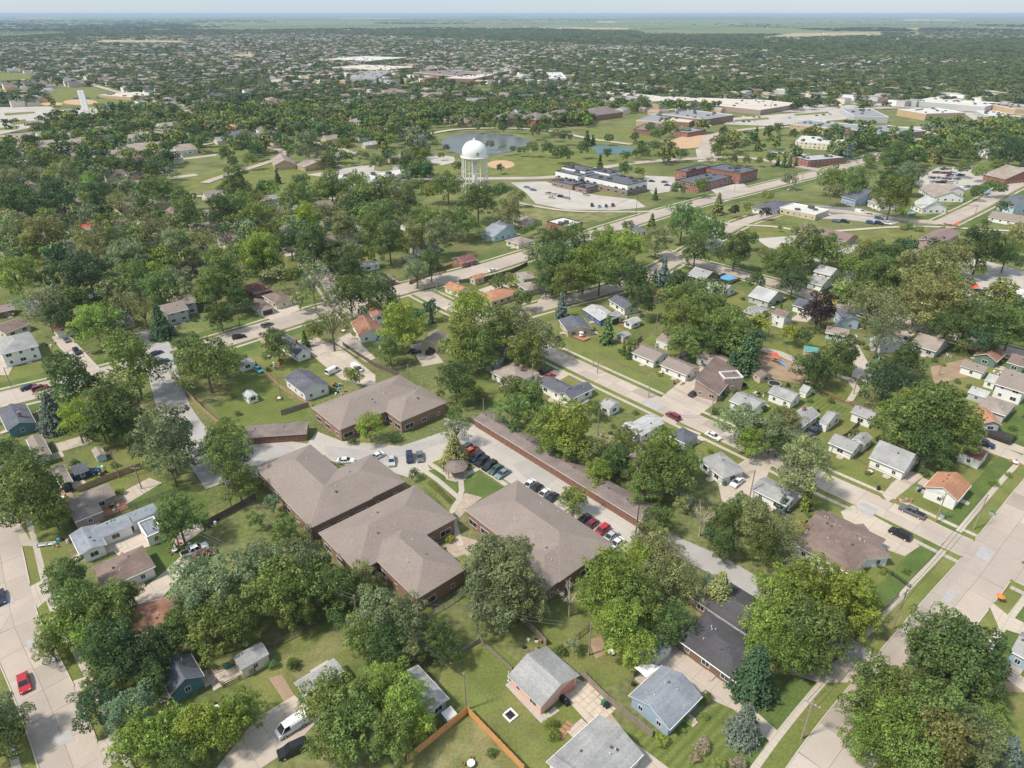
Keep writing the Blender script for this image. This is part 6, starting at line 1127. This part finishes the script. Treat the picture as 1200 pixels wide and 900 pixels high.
low = [crown(14, 26, (.32, .5), (1.1, 1.1, .95), leaf=.24, mtl=M_far, name='crown_shape'), crown(12, 26, (.34, .55), (.9, 1, 1.0), leaf=.26, mtl=M_far, name='crown_shape'), crown(16, 22, (.3, .48), (1, .9, .8), leaf=.24, mtl=M_far, name='crown_shape')]
cm = conifer(12, 12, width=.42, leaf=.12)
cm.materials.clear(); cm.materials.append(M_far)
for v in cm.vertices: v.co = (v.co.x * 2.1, v.co.y * 2.1, v.co.z * 2.1 - 1.0)
for i, me in enumerate(mid + low + [cm]): proto(i, me)
# zones of the photograph: tree density (0..1), house density, by polygon; the last that holds the point wins
ZN = [('0,0 1200,0 1200,900 0,900', .5, .6), ('180,95 700,105 700,150 470,165 180,165', .9, .35), ('700,60 1200,66 1200,118 900,112 700,92', .85, .45), ('0,60 180,56 320,70 330,92 180,100 0,84', .58, .62), ('180,84 320,92 300,102 170,104', .75, .6),
      ('320,90 700,88 640,104 560,112 430,104 320,102', .22, .0), ('600,92 860,98 1200,112 1200,135 860,128 620,108', .45, .0), ('600,60 900,68 880,92 620,88', .72, .5), ('320,44 700,40 700,66 400,70 320,64', .58, .55), ('0,50 320,48 320,60 180,58 0,62', .4, .5), ('0,22 320,26 320,48 0,52', .5, .5),
      ('320,22 700,24 700,40 320,44', .5, .4), ('700,40 1215,42 1215,66 700,60', .5, .9), ('1050,36 1215,36 1215,46 1050,46', .15, 1.0), ('700,18 1215,18 1215,40 900,38 700,32', .05, .02), ('0,16 700,16 700,22 0,24', .06, .03), ('300,95 330,95 330,104 300,104', .2, .0), ('1060,78 1215,80 1215,112 1040,112', .97, .05), ('0,40 90,40 90,52 0,52', .6, .2),
      ('0,150 1215,125 1215,900 0,900', .0, .0), ('0,180 200,180 230,300 0,320', .42, .8), ('380,150 500,165 500,300 380,300', .5, .6), ('240,232 400,232 400,310 240,310', .42, .8), ('0,300 240,300 200,400 90,410 40,380 0,370', .3, .3), ('240,300 400,300 400,350 240,370', .45, .0), ('960,300 1130,310 1130,380 1000,400', .5, 0), ('1120,360 1215,350 1215,410 1130,400', .7, 0), ('820,290 960,305 960,330 840,320', .4, 0), ('570,290 620,280 700,280 720,330 640,340', .5, 0), ('720,340 760,330 900,400 860,430 800,400', .5, 0), ('950,160 1215,160 1215,200 1060,200 990,200', .5, .1), ('1080,150 1215,150 1215,190 1080,190', .8, .1), ('640,300 760,290 900,300 900,320 700,330', .15, .1), ('980,150 1060,158 1060,172 960,170', .5, 0), ('0,130 230,130 230,185 0,185', .35, .1), ('500,122 700,126 700,150 500,150', .75, .2), ('370,122 515,126 500,160 470,170 380,165', .85, .2), ('230,122 400,126 400,160 230,160', .8, .15), ('0,0 1,0 1,1 0,1', 0, 0), ('740,150 960,155 960,200 740,200', .10, 0), ('230,165 480,165 480,185 230,185', .3, .2)]
ZP = [([Vector([float(q) for q in t.split(',')]) for t in s.split()], a, b) for s, a, b in ZN]
def dens(u, v):
    r = (0, 0)
    for w, a, b in ZP:
        if inside(u, v, w): r = (a, b)
    return r
# far streets give the houses their rows
hv, hf, hm = [], [], []
FARH = [WL['white'], WL['cream'], WL['tan'], WL['grey'], RF['taupe'], RF['grey'], RF['tan'], RF['brown'], RF['pale'], RF['slate'], RF['white'], RF['flatgrey'], WL['wood'], WL['brick']]
IND = []
cg, sg = math.cos(GRID), math.sin(GRID)
def add_house(x, y, a, L, W, z, pitch, wi, ri, flat=False):
    k = len(hv); c, s = math.cos(a), math.sin(a)
    T = lambda px, py, pz: (x + px*c - py*s, y + px*s + py*c, pz)
    if flat:
        hv.extend(T(sx*L/2, sy*W/2, zz) for zz in (0, z) for sx, sy in ((-1,-1),(1,-1),(1,1),(-1,1))); hf.extend([(k,k+1,k+5,k+4),(k+1,k+2,k+6,k+5),(k+2,k+3,k+7,k+6),(k+3,k,k+4,k+7),(k+4,k+5,k+6,k+7)]); hm.extend([wi]*4 + [ri]); return
    rh = W/2*pitch
    hv.extend([T(sx*L/2, sy*W/2, zz) for zz in (0, z) for sx, sy in ((-1,-1),(1,-1),(1,1),(-1,1))] + [T(-L/2, 0, z+rh), T(L/2, 0, z+rh)])
    hf.extend([(k,k+1,k+5,k+4),(k+1,k+2,k+6,k+9,k+5),(k+2,k+3,k+7,k+6),(k+3,k,k+4,k+8,k+7),(k+4,k+5,k+9,k+8),(k+6,k+7,k+8,k+9)]); hm.extend([wi]*4 + [ri]*2)
rd = random.Random(31); far_cells = set(); streets = MB()
i_range = range(-60, 75)
for bi in range(-45, 60):
    for bj in range(-70, 75):
        # a house lot in the rotated street grid; rows come in pairs behind one another with streets between
        gx = bi * 70.0; gy = bj * 17.5
        for side in (-1, 1):
            lx = gx + side * 15.5 + rd.uniform(-2, 2); ly = gy + rd.uniform(-3, 3)
            x = lx * cg - ly * sg; y = lx * sg + ly * cg + 1200
            if y < 200 or y > 5200: continue
            u, v = P(x, y)
            if not (-30 < u < 1230): continue
            dh = dens(u, v)[1]
            if rd.random() > dh * 1.25 or not is_free(x, y): continue
            kk = 1.15 if y > 900 else 1; L = rd.uniform(11, 17) * kk; W = rd.uniform(8, 10.5) * kk; a = GRID + R(90) * (rd.random() < .7) + rd.uniform(-.05, .05)
            wi = rd.choice([0,0,1,1,2,2,3,0,12 if v < 150 else 1,3]); ri = rd.choice([4,4,5,4,6,7,7,5,9,4,9,7]) if v < 130 else rd.choice([4,4,5,6,6,7,8,5,9,4,5])
            IND.append((v, x, y, a, L, W, rd.choice([2.8, 3, 4, 5]) + (1.2 if y > 900 else 0), rd.uniform(.35, .6), wi, ri))
            far_cells.add((int(x // 9), int(y // 9)))
# streets between the house rows, drawn where houses stand
SM = MB()
for bi in range(-60, 75):
    for t in range(-60, 130):
        lx, ly = bi * 70.0, t * 42.0; x = lx * cg - ly * sg; y = lx * sg + ly * cg + 1200
        if y < 480 or y > 5600: continue
        u, v = P(x, y)
        if not (-40 < u < 1240) or dens(u, v)[1] < .3 or not is_free(x, y): continue
        q = [(lx-4, ly), (lx+4, ly), (lx+4, ly+42), (lx-4, ly+42)]
        SM.add([(a*cg - b*sg, a*sg + b*cg + 1200, lift(a*sg + b*cg + 1200, 8)) for a, b in q], ((0,1,2,3),))
        if t % 4 == 0: q = [(lx+4, ly), (lx+66, ly), (lx+66, ly+8), (lx+4, ly+8)]; SM.add([(a*cg - b*sg, a*sg + b*cg + 1200, lift(a*sg + b*cg + 1200, 8)) for a, b in q], ((0,1,2,3),))
tag(SM.build('distant_street', M_road), kind='structure')
IND.sort(key=lambda t: -t[0]); n_near = len(HOUSES); n_ind = max(0, 300 - n_near)
print('houses', n_near, 'far houses', len(IND))
nm = {4: 'taupe', 5: 'grey', 6: 'tan', 7: 'brown', 8: 'pale grey', 9: 'slate', 10: 'white'}; wmn = {0: 'white', 1: 'cream', 2: 'tan', 3: 'grey', 12: 'ochre'}
for t in IND[:n_ind]:
    v, x, y, a, L, W, z, pi_, wi, ri = t; root = empty('house', x, y, 0, a); u, vv = P(x, y)
    tag(root, unique('%s house with %s roof among trees' % (wmn[wi], nm[ri]), u, vv), 'house', 'distant houses')
    volume(root, Vector((x, y)), Vector((x, y)), L, W, a, z, 'g' if ri != 10 else 'f', pi_, FARH[wi], FARH[ri])
for t in IND[n_ind:]: v, x, y, a, L, W, z, pi_, wi, ri = t; add_house(x, y, a, L, W, z, pi_, wi, ri)
# large flat commercial buildings far off, and farmsteads
for s, n, big in [('320,86 640,84 640,100 330,100', 110, 1), ('600,98 1200,112 1200,130 620,110', 60, 1), ('330,52 700,52 700,64 330,66', 80, .8), ('0,50 200,48 200,58 0,60', 30, 1), ('420,60 700,60 700,75 420,75', 60, .9), ('0,22 1200,20 1200,34 0,34', 90, .7), ('860,38 1200,38 1200,46 860,48', 60, .5), ('0,24 400,24 400,40 0,40', 260, .45), ('400,22 760,24 760,36 400,36', 260, .45), ('1100,34 1215,34 1215,37 1100,37', 60, .5), ('1120,30 1200,30 1200,36 1120,36', 15, .6)]:
    w = [tuple(float(q) for q in t.split(',')) for t in s.split()]; W_ = [Vector(q) for q in w]
    for _ in range(n):
        for _ in range(30):
            u = rd.uniform(min(q[0] for q in w), max(q[0] for q in w)); v = rd.uniform(min(q[1] for q in w), max(q[1] for q in w))
            if inside(u, v, W_): break
        p = G(u, v); k = big * rd.uniform(.2, .55); add_house(p.x, p.y, GRID + R(90) * rd.randint(0, 1), 45*k, 25*k, rd.uniform(5, 8), 0, rd.choice([0, 1, 12, 13, 3]), rd.choice([8, 11, 6, 11, 4, 7, 5, 10]), True)
        block([p + Vector(q) * k for q in ((-24,-16),(24,-16),(24,16),(-24,16))])
me = mesh('distant_rooftops', hv, hf, FARH, hm); o = link('distant_rooftops', me); tag(o, 'mass of small pale roofs across the distant town', 'distant houses', kind='stuff')
# ---- trees: rest of the hand-placed ones, then the scattered mass
pts, scl, rot, col, idx = [], [], [], [], []
def addt(x, y, r, c, k, zc=1.0, sz=1.0):
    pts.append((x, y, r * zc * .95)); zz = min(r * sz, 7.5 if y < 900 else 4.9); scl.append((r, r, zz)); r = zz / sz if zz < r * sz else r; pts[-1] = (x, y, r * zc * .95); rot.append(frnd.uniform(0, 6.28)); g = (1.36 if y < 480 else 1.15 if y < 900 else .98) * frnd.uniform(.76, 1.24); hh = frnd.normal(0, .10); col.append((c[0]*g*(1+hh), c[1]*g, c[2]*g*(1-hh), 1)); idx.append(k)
for r, px, py, kc in REST:
    kd = kc[0]; rr = r * pxm(px, py); zc = rr * 1.25; v = (450 - py) / 800.; rr = r * (H - zc) / (SP - v*CP) / 800.; p = G(px, py, rr * 1.25)
    if kd in 'cen': addt(p.x, p.y, rr * 1.1, COLS[kc[1]][0], 6, 1.0, {'c': 1.5, 'e': 1.25, 'n': 2.6}[kd])
    elif kd == 'h': addt(p.x, p.y, rr, COLS[kc[1]][0], int(frnd.integers(0, 2)), .6, .7)
    else: addt(p.x, p.y, rr, COLS[kc[1]][0], 2 if kd == 'a' else int(frnd.integers(0, 2)), 1.25, 1.2 if kd == 'v' else 1)
taken = {}
for x, y, r in TREES: taken.setdefault((int(x//20), int(y//20)), []).append((x, y, r))
palc = [COLS['g'][0], COLS['g'][0], COLS['d'][0], COLS['d'][0], COLS['g'][0], COLS['s'][0], COLS['o'][0], COLS['k'][0], COLS['g'][0], COLS['b'][0]]
y = 175.0
while y < 5200:
    sp = 10.5 if y < 900 else (11.5 if y < 1800 else (15 if y < 3000 else 22)); half = y * .80 + 60; x = -half
    while x < half:
        xx = x + frnd.uniform(-.5, .5) * sp; yy = y + frnd.uniform(-.5, .5) * sp; x += sp
        u, v = P(xx, yy)
        if not (-15 < u < 1215): continue
        clump = .5 + .5 * math.sin(xx*.011 + 1.3*math.sin(yy*.006)) * math.sin(yy*.013 + xx*.003)
        d = dens(u, v)[0]
        if frnd.random() > d * (.62 + .6 * clump) : continue
        if (int(xx//9), int(yy//9)) in far_cells and frnd.random() < .85: continue
        if not is_free(xx, yy): continue
        if yy > 480 and frnd.random() < .8:
            l_ = ((xx * cg + (yy-1200) * sg) + 3500) % 70.0
            if (l_ < 6 or l_ > 64) and dens(u, v)[1] >= .3: continue
        k = int(frnd.integers(0, 3)) if y < 560 else (3 + int(frnd.integers(0, 3)) if frnd.random() > .04 else 6)
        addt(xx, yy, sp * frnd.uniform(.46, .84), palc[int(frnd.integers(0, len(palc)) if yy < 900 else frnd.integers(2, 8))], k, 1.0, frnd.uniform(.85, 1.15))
    y += sp * .9
# belts and clumps of woodland out on the plain
for _ in range(9000):
    v = 17.0 + 22 * frnd.random() ** 1.5; u = frnd.uniform(-10, 1210); p = G(u, v)
    if p.y < 5000 or p.y > 30000: continue
    belt = math.sin(p.x*.0006 + 2.1*math.sin(p.y*.0007)) * math.sin(p.y*.0011 + p.x*.0002) + .5*math.sin(p.x*.0021 + p.y*.0004)
    lim = (-.1 if u < 420 else .15) if v > 24 else .35
    if belt < lim or (v < 34 and not is_free(p.x, p.y) and frnd.random() < .8): continue
    r = frnd.uniform(14, 34); pts.append((p.x, p.y, 4)); scl.append((r * 1.6, r, 7.0)); rot.append(0.0 if frnd.random() < .7 else GRID); c = COLS['k'][0] if frnd.random() < .5 else COLS['d'][0]; g = frnd.uniform(.7, 1.0); col.append((c[0]*g, c[1]*g, c[2]*g*1.1, 1)); idx.append(3 + int(frnd.integers(0, 3)))  # belt leaves tinted bluer: distance haze put into their colour
# tree lines on the far plain
for u0, v0, u1, v1, n in [(0,26,120,27,60),(0,30,260,33,120),(60,22,330,24,90),(860,31,1010,36,260),(930,28,1060,30,90),(600,27,720,28,50),(620,33,660,33,60),(850,31,940,32,60),(1050,33,1215,31,90),(1050,27,1215,26,60),(330,24,560,25,90),(520,28,760,29,60),(0,19.5,1200,19.2,260),(0,21,1200,21.5,200),(500,18.6,1200,18.5,200),(0,33,100,40,160),(1020,40,1200,37,180),(1150,36,1215,42,120),(200,41,330,36,150),(690,36,980,46,200),(670,25,700,25,40),(960,34,980,37,60)]:
    for _ in range(n):
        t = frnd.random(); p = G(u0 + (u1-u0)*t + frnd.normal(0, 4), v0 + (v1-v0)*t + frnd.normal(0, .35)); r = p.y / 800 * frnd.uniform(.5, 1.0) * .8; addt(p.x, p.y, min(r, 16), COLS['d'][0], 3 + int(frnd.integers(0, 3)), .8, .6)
print('far trees', len(pts)); n = len(pts)
me = bpy.data.meshes.new('distant_trees'); me.vertices.add(n); me.vertices.foreach_set('co', np.array(pts, dtype=np.float32).ravel())
def attr(nm_, ty, data, key='value'): a = me.attributes.new(nm_, ty, 'POINT'); a.data.foreach_set(key, np.array(data).astype(np.int32 if ty == 'INT' else np.float32).ravel())
attr('scl', 'FLOAT_VECTOR', scl, 'vector'); attr('rot', 'FLOAT', rot); attr('tcol', 'FLOAT_COLOR', col, 'color'); attr('pick', 'INT', idx)
me.update(); ot = link('distant_trees', me); tag(ot, 'mass of leafy trees covering the town out to the plain', 'trees', kind='stuff')
ng = bpy.data.node_groups.new('plant_trees', 'GeometryNodeTree'); ng.interface.new_socket('Geometry', in_out='INPUT', socket_type='NodeSocketGeometry'); ng.interface.new_socket('Geometry', in_out='OUTPUT', socket_type='NodeSocketGeometry')
N = ng.nodes; L = ng.links; gi = N.new('NodeGroupInput'); go = N.new('NodeGroupOutput'); ip = N.new('GeometryNodeInstanceOnPoints'); ci = N.new('GeometryNodeCollectionInfo'); ci.inputs['Collection'].default_value = PRO; ci.inputs['Separate Children'].default_value = True; ci.inputs['Reset Children'].default_value = True
def na(name, ty): a = N.new('GeometryNodeInputNamedAttribute'); a.data_type = ty; a.inputs[0].default_value = name; return a.outputs['Attribute']
m2p = N.new('GeometryNodeMeshToPoints'); L.new(gi.outputs[0], m2p.inputs[0]); L.new(m2p.outputs[0], ip.inputs['Points']); L.new(ci.outputs[0], ip.inputs['Instance']); ip.inputs['Pick Instance'].default_value = True
L.new(na('pick', 'INT'), ip.inputs['Instance Index']); L.new(na('scl', 'FLOAT_VECTOR'), ip.inputs['Scale']); cx = N.new('ShaderNodeCombineXYZ'); L.new(na('rot', 'FLOAT'), cx.inputs[2]); L.new(cx.outputs[0], ip.inputs['Rotation']); L.new(ip.outputs[0], go.inputs[0])
md = ot.modifiers.new('plant', 'NODES'); md.node_group = ng
# ------------------------------------------------------------------ haze
hz = MB().box(-70000, 70000, -260, 64000, -1.0, H + 4.0); m = bpy.data.materials.new('haze'); m.use_nodes = True; nt = m.node_tree; nt.nodes.remove(nt.nodes['Principled BSDF'])
pv = nt.nodes.new('ShaderNodeVolumePrincipled'); pv.inputs['Color'].default_value = (.64, .82, 1.0, 1); pv.inputs['Density'].default_value = HAZE; pv.inputs['Anisotropy'].default_value = 0.0
nt.links.new(pv.outputs[0], nt.nodes['Material Output'].inputs['Volume']); o = hz.build('haze', m); tag(o, kind='stuff')
